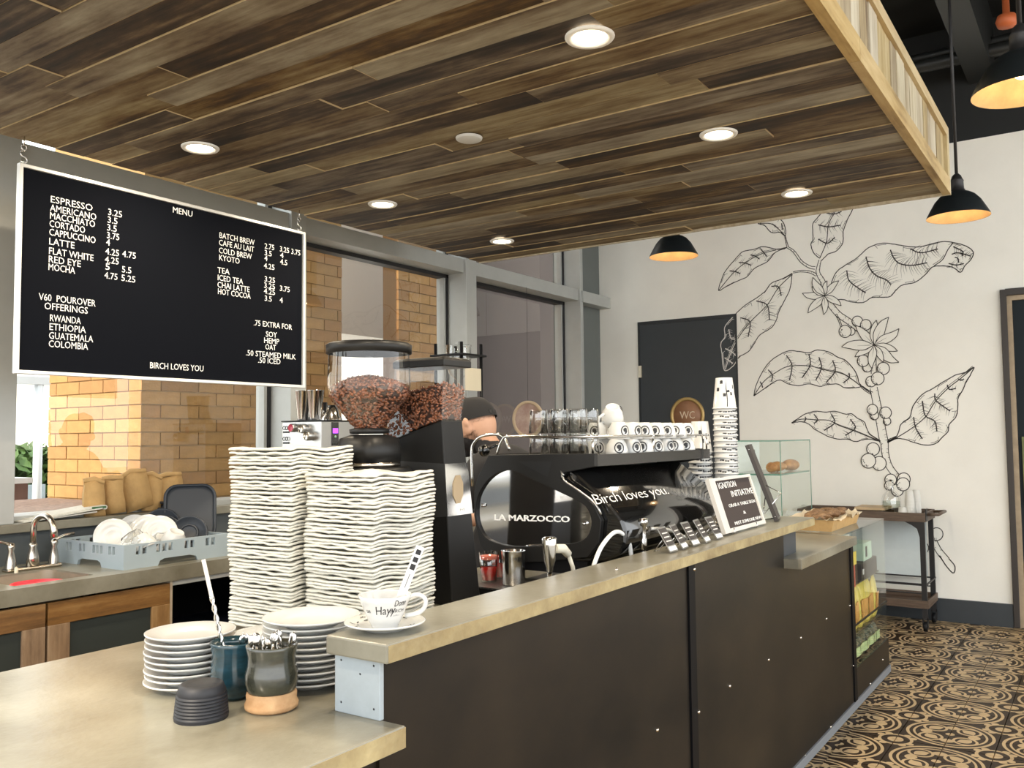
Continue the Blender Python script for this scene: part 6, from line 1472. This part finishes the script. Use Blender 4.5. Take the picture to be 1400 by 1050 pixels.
# shirt: the same skin pushed out a little, cut at neckline, cuffs and hem
bmm = bmesh.new(); bmm.from_mesh(fin); bmm.normal_update()
dead = []
for f_ in bmm.faces:
    c_ = f_.calc_center_median()+pb.location
    if c_.z < .86 or c_.z > 1.425+.20*(c_.y-HC.y+.10) or (c_.y > HC.y+.10 and c_.z < 1.2) or (c_.z < .97 and abs(c_.x-HC.x) > .3): dead.append(f_)
bmesh.ops.delete(bmm, geom=dead, context='FACES')
for v in bmm.verts: v.co += v.normal*.010
sme = bpy.data.meshes.new('shirt'); bmm.to_mesh(sme); bmm.free(); sme.materials.clear(); 
for p in sme.polygons: p.material_index = 0
obj('shirt', sme, shirt, pb)
# cap, hair, beard, eyes, eyebrows
mb = MB(); rings = []
for i in range(9):
    t_ = i/8; ph = t_*PI/2; r_ = math.cos(ph*.97)**.60
    rings.append([Tm @ Vector((.087*r_*math.cos(a), .108*r_*math.sin(a)-.002, .014+.016*math.sin(a)+(.116)*math.sin(ph))) for a in [2*PI*k/28 for k in range(28)]])
mb.loft(rings, caps=False); mb.add(rings[-1], [tuple(range(28))])
cap = obj('cap', mb, mat('cap_black', (.016, .015, .015), .9), pb)
mb = MB(); n = 12; inn = [Tm @ Vector((.078*math.cos(a), .098*math.sin(a), .036)) for a in [PI*(.18+.64*k/n) for k in range(n+1)]]; out = [Tm @ Vector((.082*math.cos(a), .098*math.sin(a)+.065*math.sin(PI*k/n)**.6, .026-.008*math.sin(PI*k/n))) for k, a in enumerate([PI*(.18+.64*k/n) for k in range(n+1)])]
mb.add(inn+out, [(k, k+1, n+2+k, n+1+k) for k in range(n)]); obj('cap_brim', mb, mat('cap_black', (0, 0, 0)), cap, solid=.003)
obj('cap_strap', MB().box(-.024, .024, -.108, -.100, .008, .024, M=Tm), gasket, cap)
mb = MB()
for k in range(1800):
    a = rnd(-.12*PI, 1.12*PI); z_ = rnd(-.108, -.035); y_ = math.sin(a); 
    if y_ < .1 and z_ > -.02: continue
    q = 1-.30*(z_/.118)**2*(1 if y_ > 0 else .5); w_ = math.sqrt(max(.05, 1-(z_/.125)**2))
    p_ = Vector((.079*q*w_*math.cos(a), .100*w_*y_+(.010 if y_ > 0 else 0), z_)); d_ = Vector((rnd(-.003, .003), rnd(0, .004), -.008)); s2 = Vector((.0012, .0012, 0))
    mb.add([Tm @ (p_-s2), Tm @ (p_+s2), Tm @ (p_*1.05+d_)], [(0, 1, 2)])
obj('beard', mb, hair, pb, kind='stuff')
mb = MB()
for k in range(260):
    a = rnd(PI*1.05, PI*1.95); z_ = rnd(-.01, .020); w_ = math.sqrt(1-(z_/.125)**2); p_ = Vector((.0775*w_*math.cos(a), .099*w_*math.sin(a), z_)); s2 = Vector((.0010, .0010, 0))
    mb.add([Tm @ (p_-s2), Tm @ (p_+s2), Tm @ (p_*1.008+Vector((0, 0, -.006)))], [(0, 1, 2)])
obj('hair', mb, hair, pb, kind='stuff')
for s in (-1, 1):
    obj('eye', MB().sphere(hdp(s*.032, .093, .018), .011, 8), print_w, pb); obj('eyebrow', MB().tube([hdp(s*.018, .104, .038), hdp(s*.045, .096, .038)], .004, 6), hair, pb)
